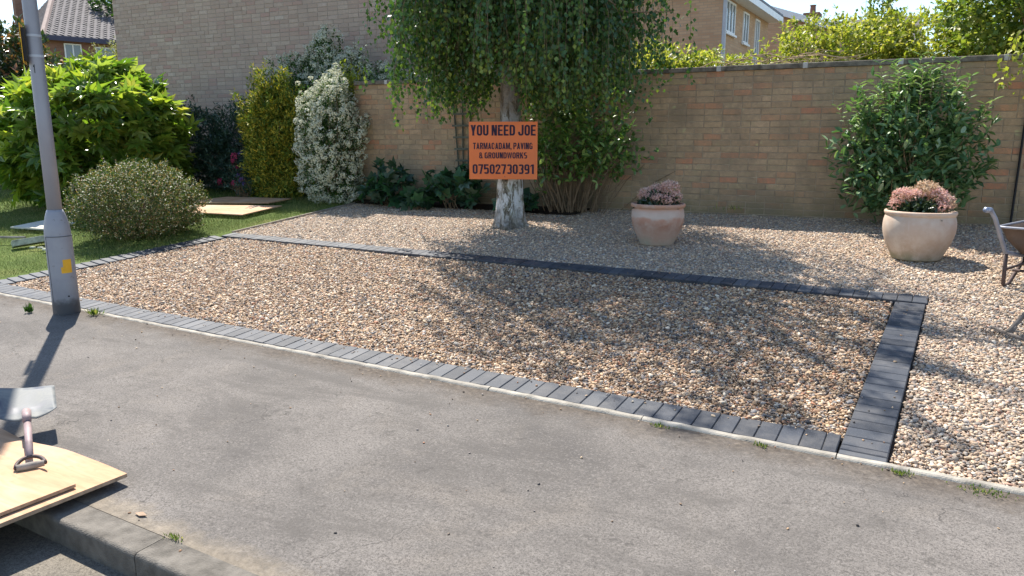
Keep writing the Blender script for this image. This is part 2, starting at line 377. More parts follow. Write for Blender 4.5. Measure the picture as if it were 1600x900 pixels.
c = m.mix(m.ramp(m.noise(p, 6, 4), [(.5, 0.0), (.7, .4)]), c, (.30, .30, .17))
sz_ = m.n('SeparateXYZ'); m.link(p, sz_.inputs[0]); zb_ = m.math('ADD', sz_.outputs[2], m.math('MULTIPLY', m.noise(p, 7, 5, .7), .7))
c = m.mix(m.ramp(m.math('MULTIPLY', zb_, .5), [(.36, .85), (.46, 0.0)]), c, m.ramp(m.noise(p, 26, 4, .7), [(.35, (.05, .04, .03)), (.7, (.24, .20, .15))]))
c = m.mix(m.ramp(m.math('MULTIPLY', zb_, .3), [(.52, 0.0), (.62, .8)]), c, m.ramp(m.noise(p, 14, 4, .7), [(.35, (.07, .05, .035)), (.7, (.26, .20, .14))]))  # upper trunk painted darker, standing in for the shade under the crown
m.bsdf(c, .85, .2, 0, m.math('ADD', n1, m.math('MULTIPLY', m.noise(p, 45, 4), .4)), .9, .03); M_bark = m.m

m = NT('plywood'); p = m.objco()
mp = m.n('Mapping'); m.link(p, mp.inputs['Vector']); mp.inputs['Scale'].default_value = (1, 7, 1)
c = m.ramp(m.noise(mp.outputs[0], 3, 6, .6, 1.2), [(.3, (.42, .235, .125)), (.6, (.54, .325, .185)), (.8, (.62, .40, .24))])
mp2 = m.n('Mapping'); m.link(p, mp2.inputs['Vector']); mp2.inputs['Scale'].default_value = (1, 2.6, 1)
c = m.mix(m.ramp(m.noise(mp2.outputs[0], 13, 3), [(.57, 0.0), (.70, .6)]), c, (.42, .24, .13))
c = m.mix(m.ramp(m.noise(p, 2.2, 4), [(.45, 0.0), (.7, .4)]), c, (.60, .50, .40))
m.bsdf(c, .75, .25, 0, m.noise(mp.outputs[0], 20, 3), .15, .002); M_ply = m.m
M_plyedge = plain('plywood edge', (.36, .25, .17), .85, .2, 0, .35, 30)
M_galv = plain('galvanised grey paint', (.30, .305, .34), .45, .45, .15, .10, 3, .12, .002)
def mat_postbase():
    m = NT('galvanised paint stained at the foot'); p = m.objco(); z = m.n('SeparateXYZ'); m.link(p, z.inputs[0])
    zz = m.math('ADD', z.outputs[2], m.math('MULTIPLY', m.noise(p, 22, 5, .7), -.10))
    c = m.ramp(m.noise(p, 5, 6), [(.3, (.27, .275, .31)), (.7, (.34, .345, .37))])
    c = m.mix(m.ramp(zz, [(.03, .92), (.055, .75), (.09, .25), (.26, 0.0)]), c, (.05, .05, .055))
    c = m.mix(m.ramp(m.noise(p, 28, 3, .6), [(.66, 0.0), (.72, .5)]), c, (.16, .15, .14))
    m.bsdf(c, .5, .4, .1, m.noise(p, 60, 3), .1, .002); return m.m
M_postbase = mat_postbase()
M_dirty = plain('soot stained steel', (.12, .12, .13), .7, .3, .1, .3, 8)
M_yellow = plain('yellow sticker', (.80, .42, .03), .55, .3, 0, .08, 20, .1)
M_black = plain('black band', (.02, .02, .022), .6, .3, 0, .2, 10)
M_steel = NT('worn shovel steel'); m = M_steel; p = m.objco()
f = m.noise(p, 9, 6, .6, .6)
m.bsdf(m.ramp(f, [(.36, (.035, .045, .07)), (.5, (.11, .12, .125)), (.66, (.22, .22, .20))]), m.ramp(f, [(.3, .5), (.7, .7)]), .4, .0, m.noise(p, 30, 3), .1, .002); M_steel = m.m
M_handle = plain('purplish weathered shaft', (.33, .24, .23), .55, .35, 0, .25, 14)
M_tubeblue = plain('blue grey painted tube', (.30, .34, .44), .4, .5, .4, .2, 8)
M_rust = plain('rusty dark tube', (.09, .065, .06), .6, .3, .3, .5, 12)
M_tray = plain('dirty galvanised tray', (.13, .09, .065), .6, .4, .35, .5, 5, .2)
M_rubber = plain('tyre rubber', (.03, .03, .03), .8, .2, 0, .3, 10)
M_wood = plain('weathered grey wood', (.30, .26, .22), .85, .2, 0, .3, 12, .5)
M_mosswood = plain('moss stained pale timber', (.40, .41, .33), .9, .15, 0, .45, 14, .5)
M_whiteboard = plain('pale dusty board', (.58, .55, .46), .8, .2, 0, .15, 8)
M_orange = plain('orange sign sheet', (.84, .20, .055), .45, .35, 0, .05, 2, .05)
M_ink = plain('dark navy ink', (.035, .022, .045), .6, .2, 0, .1, 10, 0)
M_white_pvc = plain('white window frame', (.78, .79, .80), .4, .4, 0, .05, 5, .05)
M_pipe = plain('grey downpipe', (.45, .48, .52), .5, .3, 0, .08, 5, .05)
M_curt = plain('pale curtain', (.42, .44, .44), .9, .1, 0, .15, 6)
def far_brick(name, a, b, mort):
    m = NT(name); sx_ = m.n('SeparateXYZ'); m.link(m.objco(), sx_.inputs[0]); cb = m.n('CombineXYZ')
    m.link(m.math('ADD', sx_.outputs[0], sx_.outputs[1]), cb.inputs[0]); m.link(sx_.outputs[2], cb.inputs[1])
    br = m.n('TexBrick'); m.link(cb.outputs[0], br.inputs['Vector']); br.inputs['Scale'].default_value = 1.0
    for k_, v_ in (('Brick Width', .225), ('Row Height', .075), ('Mortar Size', .008), ('Bias', .0)): br.inputs[k_].default_value = v_
    br.inputs['Color1'].default_value = (*a, 1); br.inputs['Color2'].default_value = (*b, 1); br.inputs['Mortar'].default_value = (*mort, 1)
    c = m.mix(m.ramp(m.noise(m.objco(), 1.2, 4), [(.4, .25), (.6, 0.0)]), br.outputs['Color'], tuple(x * .7 for x in a))
    m.bsdf(c, .9, .15); return m.m
M_redbrick = far_brick('far red brick', (.27, .14, .10), (.20, .10, .075), (.24, .17, .13))
M_cream = far_brick('cream orange brick', (.56, .38, .24), (.46, .28, .17), (.40, .30, .21))
M_tile = plain('brown roof tile', (.125, .112, .112), .8, .25, 0, .22, 2.5, .2)
M_ridge = plain('ridge tile', (.30, .23, .20), .85, .2, 0, .2, 5, .2)
M_fascia = plain('dark fascia', (.06, .06, .10), .6, .3, 0, .1, 5)
M_slate = plain('grey roof slate', (.20, .21, .24), .7, .3, 0, .2, 3, .2)
m = NT('window glass'); m.bsdf((.10, .13, .15), .08, .8); M_glass = m.m
def mat_pot(name, a, b, c_, zs):
    m = NT(name); p = m.objco()
    s = m.n('SeparateXYZ'); m.link(p, s.inputs[0])
    zz = m.math('ADD', s.outputs[2], m.math('MULTIPLY', m.noise(p, 4, 4, .6), .12))
    c = m.ramp(zz, zs)
    c = m.mix(m.ramp(m.noise(p, 8, 5, .65), [(.42, 0.0), (.68, .75)]), c, b)
    c = m.mix(m.ramp(m.noise(p, 3.3, 4), [(.5, 0.0), (.75, .6)]), c, c_)
    mp = m.n('Mapping'); m.link(p, mp.inputs['Vector']); mp.inputs['Scale'].default_value = (9, 9, 1)
    c = m.mix(m.ramp(m.noise(mp.outputs[0], 4, 3), [(.60, 0.0), (.75, .35)]), c, b)
    m.bsdf(c, .82, .2, 0, m.noise(p, 60, 4), .25, .003); return m.m
M_pot1 = mat_pot('streaky terracotta', 0, (.55, .43, .35), (.44, .24, .17), [(.10, (.40, .36, .28)), (.17, (.50, .33, .25)), (.27, (.42, .22, .15)), (.335, (.54, .30, .21)), (.36, (.62, .50, .42)), (.40, (.60, .45, .37)), (.44, (.54, .29, .19)), (.5, (.50, .26, .17))])
M_pot2 = mat_pot('limewashed clay', 0, (.62, .54, .45), (.44, .31, .23), [(.08, (.30, .27, .18)), (.15, (.46, .35, .26)), (.30, (.54, .42, .33)), (.44, (.57, .43, .33)), (.52, (.60, .40, .28))])

# ------------------------------------------------------------------ ground sheets (profiles depend on y only)
def strip(name, x0, x1, prof, mat, nx=2, kind='structure'):
    V = []; F = []; k = len(prof)
    for i in range(nx):
        x = x0 + (x1 - x0) * i / (nx - 1)
        V += [(x, y, z) for y, z in prof]
    for i in range(nx - 1):
        for j in range(k - 1): F.append((i * k + j, (i + 1) * k + j, (i + 1) * k + j + 1, i * k + j + 1))
    o = obj(name, np_mesh(name, V, F, mat)); o['kind'] = kind; return o
strip('ground', -700, 700, [(-700, -.30), (-2.1, -.30), (-.1, -.12), (5.75, .38), (20, .38), (900, .38)], M_ground)
strip('road', -120, 60, [(-9.5, -.13), (-5.8, -.07), (-2.05, -.158)], M_road)
strip('pavement', -120, 60, [(-1.925, -.0482), (-.052, -.004)], M_pave)
strip('far_pavement', -120, 60, [(-14, -.02), (-9.5, -.02)], M_road)
V = []; ys = [-.052, .0, .2, .8, 1.6, 2.4, 2.87, 3.6, 4.6, 5.75, 14]
for y_ in ys: V += [(-60, y_, float(gz(y_)) - .02), (float(LX(max(y_, .33))) + (.02 if y_ > 2.9 else .03), y_, float(gz(y_)) - .02)]
struct('lawn', np_mesh('lawn', V, [(2 * i, 2 * i + 1, 2 * i + 3, 2 * i + 2) for i in range(len(ys) - 1)], M_lawn))
strip('gravel_ground', -7.93, 6, [(-.002, -.042), (5.62, .405), (6.6, .42)], M_gbase)
so = strip('soil_bed', -8.0, -4.1, [(5.28, .432), (5.95, .475)], M_soil)

# ------------------------------------------------------------------ gravel, as instanced stones
def scatter(name, P, sc, mat, kind):
    me = bpy.data.meshes.new(name); me.vertices.add(len(P)); me.vertices.foreach_set('co', np.asarray(P, np.float32).ravel())
    a = me.attributes.new('size', 'FLOAT', 'POINT'); a.data.foreach_set('value', np.asarray(sc, np.float32)); me.update()
    o = obj(name, me); o['kind'] = 'stuff'
    g = bpy.data.node_groups.new(name, 'GeometryNodeTree')
    g.interface.new_socket('Geometry', in_out='INPUT', socket_type='NodeSocketGeometry'); g.interface.new_socket('Geometry', in_out='OUTPUT', socket_type='NodeSocketGeometry')
    N = g.nodes.new; L = g.links.new
    gi, go = N('NodeGroupInput'), N('NodeGroupOutput'); iop = N('GeometryNodeInstanceOnPoints')
    at = N('GeometryNodeInputNamedAttribute'); at.data_type = 'FLOAT'; at.inputs[0].default_value = 'size'
    if kind == 'stone':
        g2i = N('GeometryNodeGeometryToInstance')
        for k in range(4):
            ico = N('GeometryNodeMeshIcoSphere'); ico.inputs['Radius'].default_value = .5; ico.inputs['Subdivisions'].default_value = 2
            sp = N('GeometryNodeSetPosition'); nz = N('ShaderNodeTexNoise'); nz.noise_dimensions = '4D'; nz.inputs['W'].default_value = k * 7.3; nz.inputs['Scale'].default_value = 1.7
            sub = N('ShaderNodeVectorMath'); sub.operation = 'SUBTRACT'; sub.inputs[1].default_value = (.5, .5, .5)
            scl = N('ShaderNodeVectorMath'); scl.operation = 'SCALE'; scl.inputs['Scale'].default_value = .9
            L(nz.outputs['Color'], sub.inputs[0]); L(sub.outputs[0], scl.inputs[0]); L(scl.outputs[0], sp.inputs['Offset'])
            L(ico.outputs[0], sp.inputs[0])
            ss = N('GeometryNodeSetShadeSmooth'); L(sp.outputs[0], ss.inputs[0])
            sm = N('GeometryNodeSetMaterial'); sm.inputs['Material'].default_value = mat; L(ss.outputs[0], sm.inputs[0]); L(sm.outputs[0], g2i.inputs[0])
        L(g2i.outputs[0], iop.inputs['Instance']); iop.inputs['Pick Instance'].default_value = True
        rv = N('FunctionNodeRandomValue'); rv.data_type = 'FLOAT_VECTOR'; rv.inputs[0].default_value = (-.55, -.55, 0); rv.inputs[1].default_value = (.55, .55, 6.28)
        rs = N('FunctionNodeRandomValue'); rs.data_type = 'FLOAT_VECTOR'; rs.inputs[0].default_value = (.75, .6, .42); rs.inputs[1].default_value = (1.35, .95, .72); rs.inputs['Seed'].default_value = 5
    else:   # blade of grass
        ms = N('GeometryNodeMeshCone'); ms.inputs['Vertices'].default_value = 3; ms.inputs['Radius Bottom'].default_value = .045; ms.inputs['Depth'].default_value = 1; ms.fill_type = 'NONE'
        sm = N('GeometryNodeSetMaterial'); sm.inputs['Material'].default_value = mat; L(ms.outputs[0], sm.inputs[0]); L(sm.outputs[0], iop.inputs['Instance'])
        rv = N('FunctionNodeRandomValue'); rv.data_type = 'FLOAT_VECTOR'; rv.inputs[0].default_value = (-.8, -.8, 0); rv.inputs[1].default_value = (.8, .8, 6.28)
        rs = N('FunctionNodeRandomValue'); rs.data_type = 'FLOAT_VECTOR'; rs.inputs[0].default_value = (1, 1, .6); rs.inputs[1].default_value = (1.6, 1.6, 1.4); rs.inputs['Seed'].default_value = 5
    mul = N('ShaderNodeVectorMath'); mul.operation = 'SCALE'
    L(rs.outputs[0], mul.inputs[0]); L(at.outputs[0], mul.inputs['Scale'])
    L(gi.outputs[0], iop.inputs['Points']); L(rv.outputs[0], iop.inputs['Rotation']); L(mul.outputs[0], iop.inputs['Scale'])
    L(iop.outputs[0], go.inputs[0])
    md = o.modifiers.new('scatter', 'NODES'); md.node_group = g
    return o

def jitter(x0, x1, y0, y1, s):
    X, Y = np.meshgrid(np.arange(x0, x1, s), np.arange(y0, y1, s)); X = X.ravel(); Y = Y.ravel()
    return X + rng.uniform(-.5, .5, X.size) * s, Y + rng.uniform(-.5, .5, Y.size) * s
SX = lambda y: -.30 + .026 * y                      # left side of the right-hand block strip
def gravel(name, label, x0, x1, y0, y1, keep, lift, mat=None):
    P = []; Z = []
    for s, dz in ((.0122, 0), (.021, .007)):
        x, y = jitter(x0, x1, y0, y1, s); k = keep(x, y); x, y = x[k], y[k]
        z = .08 * y + lift + dz + rng.uniform(-.004, .006, x.size) + .006 * np.sin(x * 3.1 + y * 1.7) * np.sin(y * 2.3 - x)
        P.append(np.c_[x, y, z]); Z.append(np.clip(rng.lognormal(math.log(.0148), .36, x.size), .008, .038))
    o = scatter(name, np.concatenate(P), np.concatenate(Z), mat or M_gravel, 'stone')
    tag(o, label, 'gravel'); return o
gravel('gravel', 'golden brown river gravel filling the bed framed by the charcoal block edging', -7.86, -.25, .20, 2.68,
       lambda x, y: (x < SX(y) - .004) & (x > LX(y) + .205), -.030)
gravel('gravel', 'paler gravel between the block edging and the foot of the brick garden wall', -7.8, 3.4, 2.87, 6.3,
       lambda x, y: (x > LX(y) + .02) & (y < WY(x) - .01) & ((y < 5.33) | (x > -4.2)), -.020, M_gravel2)
gravel('gravel', 'coarse gravel right of the block strip, in front of the pots and wheelbarrow', -.1, 3.4, .01, 2.88,
       lambda x, y: (x > SX(y) + .215), -.026, M_gravel2)

n_ = 90; xa = np.r_[rng.uniform(-7.6, -.35, n_), rng.uniform(-7.4, 0, 60), rng.uniform(-.28, -.1, 22)]; ya = np.r_[rng.uniform(.10, .2, n_) ** 1.0, rng.uniform(2.68, 2.87, 60), rng.uniform(.1, 2.7, 22)]
o = scatter('stray_stones', np.c_[xa, ya, .08 * ya + .004], np.clip(rng.lognormal(math.log(.011), .35, len(xa)), .006, .018), M_gravel, 'stone'); tag(o, 'a few stray gravel stones lying on the charcoal blocks', 'gravel')
# loose stones and grit lying on the old tarmac
x = rng.uniform(-7, 1.2, 200); y = -1.9 * rng.random(200) ** 2.6 - .06
scatter('loose_grit', np.c_[x, y, .025 * y + .002], np.clip(rng.lognormal(math.log(.007), .35, 200), .004, .013), M_gravel, 'stone')
tag(bpy.context.scene.objects['loose_grit'], 'loose pale grit scattered on the tarmac pavement', 'grit')

# grass
def lawn_mask(x, y): return (x < LX(y) - .015) & ((y > .2) | (x < -8.15))
x, y = jitter(-13.5, -7.60, .0, 5.8, .021); k = lawn_mask(x, y) & (rng.random(x.size) < .9); x, y = x[k], y[k]
x2, y2 = jitter(-24, -13.5, .0, 7.5, .045)
P = np.c_[np.r_[x, x2], np.r_[y, y2], gz(np.r_[y, y2]) + .012]
patch = .5 + .5 * np.sin(P[:, 0] * 1.3 + 1) * np.sin(P[:, 1] * 1.9 + P[:, 0] * .4)
sz = np.where(P[:, 0] > -13.5, rng.uniform(.018, .05, len(P)), rng.uniform(.04, .09, len(P))) * (.7 + .5 * patch)
m = NT('short grass'); c = m.ramp(m.n('ObjectInfo').outputs['Random'], [(0, (.09, .15, .03)), (.5, (.16, .24, .05)), (.85, (.28, .31, .09)), (1, (.48, .42, .20))])
c = m.mix(m.ramp(m.noise(m.pos(), 1.0, 3), [(.5, 0.0), (.72, .6)]), c, (.40, .36, .16))
pb = m.bsdf(c, .6, .2); t = m.n('BsdfTranslucent'); m.link(c, t.inputs[0]); xx = m.n('MixShader'); xx.inputs[0].default_value = .35
m.link(pb.outputs[0], xx.inputs[1]); m.link(t.outputs[0], xx.inputs[2]); m.link(xx.outputs[0], m.out.inputs[0]); M_short = m.m
tag(scatter('grass', P, sz, M_short, 'blade'), 'short patchy green lawn grass left of the gravel bed', 'grass')

# ------------------------------------------------------------------ kerbs
t = thing('road_kerb', 'grey concrete kerb with rounded top edge dropping to the road', 'kerb', (-2.37, -2.05, 0))
def kerb_mesh(L):
    rad = .018; pr = [(.125, -.24), (.0, -.24), (.0, -.052 - rad)]
    for k in range(1, 6):
        q = R(90 * k / 5); pr.append((rad - rad * math.cos(q), -.052 - rad + rad * math.sin(q)))
    pr += [(.125, -.049)]
    n = len(pr); V = [(0.003, a, b) for a, b in pr] + [(L - .003, a, b) for a, b in pr]
    F = [(i, (i + 1) % n, (i + 1) % n + n, i + n) for i in range(n)] + [tuple(range(n))[::-1], tuple(range(n, 2 * n))]
    return np_mesh('kerb_stone', V, F, M_kerb)
km = kerb_mesh(.915)
for k in range(-24, 12): obj('kerb_stone', km, t, (k * .915, rng.uniform(-.002, .002), rng.uniform(-.002, .002)))

t = thing('edging_kerb', 'thin pale concrete edging kerb between the tarmac pavement and the block edging', 'kerb', (-.298, 0, 0))
for k in range(-10, 8):
    b = MB(); n = 14; pr0 = [(-.052, -.12), (-.052, -.008), (-.047, -.001), (-.040, .004), (-.014, .005), (-.006, .002), (-.003, -.004), (-.003, -.12)]; V = []
    for i in range(n + 1):
        xa = .0025 + (.915 - .005) * i / n; da, dz_ = rng.normal() * .0016, rng.normal() * .0014
        V += [(xa, yy_ + (da if yy_ < -.03 else 0), zz_ + (dz_ if zz_ > -.1 else 0)) for yy_, zz_ in pr0]
    k8 = len(pr0); F = [(i * k8 + q, (i + 1) * k8 + q, (i + 1) * k8 + (q + 1) % k8, i * k8 + (q + 1) % k8) for i in range(n) for q in range(k8)]
    b.add(V, F + [tuple(range(k8)), tuple(n * k8 + q for q in range(k8))[::-1]])
    b.obj('edging_stone', M_edging, t, loc=(k * .915, rng.uniform(-.003, .003), rng.uniform(-.003, .003)))

# ------------------------------------------------------------------ charcoal block edging
t = thing('block_edging', 'charcoal concrete block edging framing the rectangular gravel bed', 'block edging', (0, 0, 0))
bm_h = MB().box(-.0492, .0492, -.099, .099, -.06, 0, .004).mesh('paving_block', M_block)       # laid as header
bm_s = MB().box(-.099, .099, -.0492, .0492, -.06, 0, .004).mesh('paving_block', M_block)       # laid as stretcher
bm_c = MB().box(-.099, .099, -.024, .024, -.06, 0, .004).mesh('paving_block', M_block)
bm_hc = MB().box(-.030, .030, -.099, .099, -.06, 0, .004).mesh('paving_block', M_block)
sl = math.atan(.08)
def blk(me, x, y, z, rz=0):
    obj('paving_block', me, t, (x, y, z + rng.uniform(-.0015, .0015)), (sl + rng.uniform(-.006, .006), rng.uniform(-.006, .006), rz + rng.uniform(-.006, .006)))
P_ = .1012
blk(bm_hc, -.335, .101, .010)
for k in range(75): blk(bm_h, -.335 - .081 - k * P_, .101, .010)                                   # front row
for k in range(76): blk(bm_h, -.018 - .05 - k * P_, 2.772, .2235)                                  # back row
blk(bm_c, SX(.03) + .103, .028, .004, -R(1.5))
blk(bm_c, SX(.08) + .103, .079, .008, -R(1.5))
y = .155
while y < 2.66:
    blk(bm_s, SX(y) + .103, y, .08 * y + .002, -R(1.5)); y += P_                                   # right strip
for k in range(24):                                                                               # left row
    y = .255 + k * P_
    obj('paving_block', bm_h, t, (float(LX(y)) + .10, y, .08 * y + .001), (rng.uniform(-.006, .006) + sl, 0, R(90) - R(5)))
t = thing('lawn_edging', 'thin pale edging board between the lawn and the gravel behind the block corner', 'edging', (-7.78, 2.9, .23))
for k in range(2): MB().box(-.012, .012, 0, 1.19, -.08, .012, .002).obj('board', M_wood, t, loc=(-.036 * k, k * 1.2, .096 * k), rot=(sl, 0, R(1.7)))

# ------------------------------------------------------------------ brick walls
def brick_wall(parent, L, H, thick, mat, mort, cx, n_single=300, sx=0.0, header=.12, seed=1, core=.006, openings=()):
    "local frame: x along, -y the face seen, z up. cx: local x of the camera's nearest point (largest bricks)"
    r = np.random.default_rng(seed); pieces = []
    nz = int(H / .075)
    for j in range(nz):
        x = -(.1125 if j % 2 else 0)
        while x < L:
            w = .215 if r.random() > header else .1025
            a, b = max(x, 0), min(x + w, L)
            if b - a > .02 and not any(a < o[1] and b > o[0] and j * .075 < o[3] and j * .075 + .065 > o[2] for o in openings): pieces.append((a, b, j * .075 + .01, j * .075 + .075, r.uniform(-.0025, .0025)))
            x += w + .01
    pieces.sort(key=lambda p: abs((p[0] + p[1]) / 2 - cx))
    shared = {}
    for p in pieces[:n_single]:
        key = (round(p[1] - p[0], 3), int(r.integers(0, 3)))
        if key not in shared:
            q = key[0] / 2; c = .003; dz = [(-.001, .001), (0, 0), (.001, -.0005)][key[1]]
            b = MB(); M = Matrix.Rotation(R(90), 4, 'X')
            b.box(-q, q, 0 + dz[0], .065 + dz[1], -thick, 0, c, M=M); shared[key] = b.mesh('brick', mat)
        obj('brick', shared[key], parent, ((p[0] + p[1]) / 2, p[4], p[2]))
    b = MB(); M = Matrix.Rotation(R(90), 4, 'X')
    for p in pieces[n_single:]: b.box(p[0], p[1], p[2], p[3], -thick, -p[4], .003, r.random(), M=M)
    o = b.obj('brick_courses', mat, parent); stuff(o)
    MB().box(.004, L - .004, core, thick - core, 0, H).obj('mortar', mort, parent)

WX0, WX1 = -8.05, 4.6; WA = math.atan(.063); WL = (WX1 - WX0) / math.cos(WA); WZ = .40
t = thing('garden_wall', 'long brown brick garden wall with dark coping behind the pots and birch tree', 'wall', (WX0, WY(WX0), WZ), WA)
nc = 24
brick_wall(t, WL, nc * .075, .215, M_brick, M_mortar, 8.4, 300, seed=3)
x = 0.0; cl = [];
xs = [0.0]
while xs[-1] < WL: xs.append(xs[-1] + .985)
xs = [q - .36 for q in xs][1:]
prev = 0
for q in xs + [WL]:
    if q > WL: q = WL
    bb = MB(); n = 1
    for i in range(n):
        a_ = prev + .027 + (q - prev - .054) * i / n; b_ = prev + .027 + (q - prev - .054) * (i + 1) / n
        bb.box(a_, b_, -.030 + rng.uniform(-.003, .003), .245, 0, .058 + rng.uniform(-.002, .003), .008)
    bb.obj('coping_stone', M_coping, t, loc=(0, 0, nc * .075 + .002))
    if q < WL: MB().box(q - .026, q + .026, -.034, .249, 0, .062, .003).obj('coping_joint', M_joint, t, loc=(0, 0, nc * .075 + .001 - .003))
    prev = q
    if q >= WL: break

# the big house gable flank on the left
HX0, HY0 = -15.35, 6.50; HA = math.atan(.07); HL = 8.9; HH = 4.8
t = thing('brick_house', 'tall pinkish buff brick house wall without windows behind the left shrubs', 'house', (HX0, HY0, .3), HA)
brick_wall(t, HL, HH, .25, M_hbrick, M_hmortar, 4.2, 300, header=.06, seed=8)
MB().box(0, .25, .26, 6.2, 0, HH).box(HL - .25, HL, .26, 6.2, 0, HH).box(0, HL, 6.2, 6.45, 0, HH).obj('wall', M_hbrick, t)
b = MB(); hy = 3.3; hz = HH + 1.9
b.add([(-.2, -.3, HH - .05), (HL + .2, -.3, HH - .05), (HL + .2, hy, hz), (-.2, hy, hz), (-.2, 6.9, HH - .05), (HL + .2, 6.9, HH - .05),
       (-.2, -.3, HH + .06), (HL + .2, -.3, HH + .06), (HL + .2, hy, hz + .12), (-.2, hy, hz + .12), (-.2, 6.9, HH + .06), (HL + .2, 6.9, HH + .06)],
      [(0, 1, 2, 3), (3, 2, 5, 4), (9, 8, 7, 6), (10, 11, 8, 9), (0, 6, 7, 1), (4, 5, 11, 10), (0, 3, 9, 6), (3, 4, 10, 9), (1, 7, 8, 2), (2, 8, 11, 5)])
b.obj('roof', M_tile, t)
MB().add([(0, .26, HH), (0, 6.2, HH), (0, hy, hz - .1), (HL, .26, HH), (HL, 6.2, HH), (HL, hy, hz - .1)], [(0, 2, 1), (3, 4, 5)]).obj('gable', M_hbrick, t)

# ------------------------------------------------------------------ far houses
def window(parent, x0, x1, z0, z1, y, ns, curtain=True):
    "window in the local xz plane facing -y: frame, panes"
    b = MB(); f = .055
    b.box(x0, x1, y - .03, y + .05, z0, z0 + f).box(x0, x1, y - .03, y + .05, z1 - f, z1)
    for i in range(ns + 1):
        q = x0 + (x1 - x0 - f) * i / ns
        b.box(q, q + f, y - .027, y + .05, z0 + f, z1 - f)
    o = b.obj('window', M_white_pvc, parent)
    for i in range(ns):
        q0 = x0 + (x1 - x0 - f) * i / ns + f; q1 = x0 + (x1 - x0 - f) * (i + 1) / ns
        MB().box(q0, q1, y + .0, y + .012, z0 + f, z1 - f).obj('pane', M_glass, o)
    MB().box(x0 - .06, x1 + .06, y - .08, y - .004, z0 - .06, z0 - .003).obj('sill', M_white_pvc, o)
    return o

# left far house with a hipped tiled roof. local x runs along its visible long side, -y towards us
ax, ay = -35.89, 16.32
t = thing('tiled_house', 'distant red brick house with brown tiled hip roof and chimney at the upper left', 'house', (ax, ay, .3), R(72))
LW, DW, EZ = 6.3, 13.0, 5.6
MB().box(.3, LW - .3, .4, DW - .4, 0, EZ).obj('wall', M_redbrick, t)
MB().box(.0, LW, -.06, .0, EZ - .12, EZ + .10).box(-.06, 0, 0, DW, EZ - .12, EZ + .10).obj('gutter', M_fascia, t)
window(t, .90, 1.62, 4.55, 5.42, .37, 2); window(t, 2.2, 3.05, 4.72, 5.36, .37, 2)
RZ = EZ + 2.8; E1U, F1U, CHU, CHV = 1.95, 3.95, .62, 7.2
A = Vector((0, 0, EZ)); B = Vector((LW, 0, EZ)); Cc = Vector((LW, DW, EZ)); D = Vector((0, DW, EZ))
E1 = Vector((E1U, DW / 2, RZ)); F1 = Vector((F1U, DW / 2, RZ))
MB().add([A - Vector((0, 0, .03)), B - Vector((0, 0, .03)), Cc - Vector((0, 0, .03)), D - Vector((0, 0, .03)), E1 - Vector((0, 0, .05)), F1 - Vector((0, 0, .05))],
         [(0, 1, 5, 4), (1, 2, 5), (2, 3, 4, 5), (3, 0, 4), (3, 2, 1, 0)]).obj('roof', M_tile, t)
b = MB(); rr = np.random.default_rng(5)
def tiles(p0, p1, q0, q1, rows):
    "rows of pantiles between eave p0-p1 and ridge q0-q1"
    for j in range(rows):
        f0, f1 = j / rows, (j + 1.12) / rows; a0 = p0.lerp(q0, f0); a1 = p1.lerp(q1, f0); c0 = p0.lerp(q0, min(1, f1)); c1 = p1.lerp(q1, min(1, f1))
        wd = (a1 - a0).length; n = max(1, int(wd / .30)); ax_ = (p1 - p0).normalized(); nn = ax_.cross((q0 - p0)).normalized()
        if nn.z < 0: nn = -nn
        upv = nn.cross(ax_)
        if upv.z < 0: upv = -upv
        h = (c0 - a0).dot(upv)
        for i in range(n):
            s0 = a0 + ax_ * (i * .30); e = .28; z = nn * (.075 + rr.uniform(-.006, .006)); z2 = nn * .02
            V = [s0 + z2 * 0, s0 + ax_ * e * .5 + z * .2, s0 + ax_ * e, s0 + z * .55, s0 + ax_ * e * .35 + z * 1.15, s0 + ax_ * e + z * .6,
                 s0 + upv * h + z2, s0 + ax_ * e * .35 + upv * h + z2 + z * .5, s0 + ax_ * e + upv * h + z2]
            b.add(V, [(0, 1, 4, 3), (1, 2, 5, 4), (3, 4, 7, 6), (4, 5, 8, 7)], rr.random())
tiles(A, B, E1, F1, 22); tiles(D, A, E1, E1, 22)
stuff(b.obj('roof_tiles', M_tile, t))
hp = MB().tube([A + Vector((0, 0, .05)), E1 + Vector((0, 0, .06))], .13, 6).tube([B, F1 + Vector((0, 0, .06))], .13, 6).tube([E1 + Vector((0, 0, .06)), F1 + Vector((0, 0, .06))], .13, 6).obj('ridge', M_ridge, t)
ch = MB().box(-.35, .35, -.35, .35, 0, 2.6, .03).obj('chimney', M_redbrick, t, loc=(CHU, CHV, EZ + .8))
MB().box(-.45, .45, -.45, .45, 0, .12, .02).obj('flashing', M_fascia, ch, loc=(0, 0, .35))

# right far house: flank facing +x with three windows, one end facing the street
t = thing('cream_brick_house', 'distant cream and orange brick house with white framed windows above the garden wall', 'house', (-5.85, 18.5, .3), R(90))
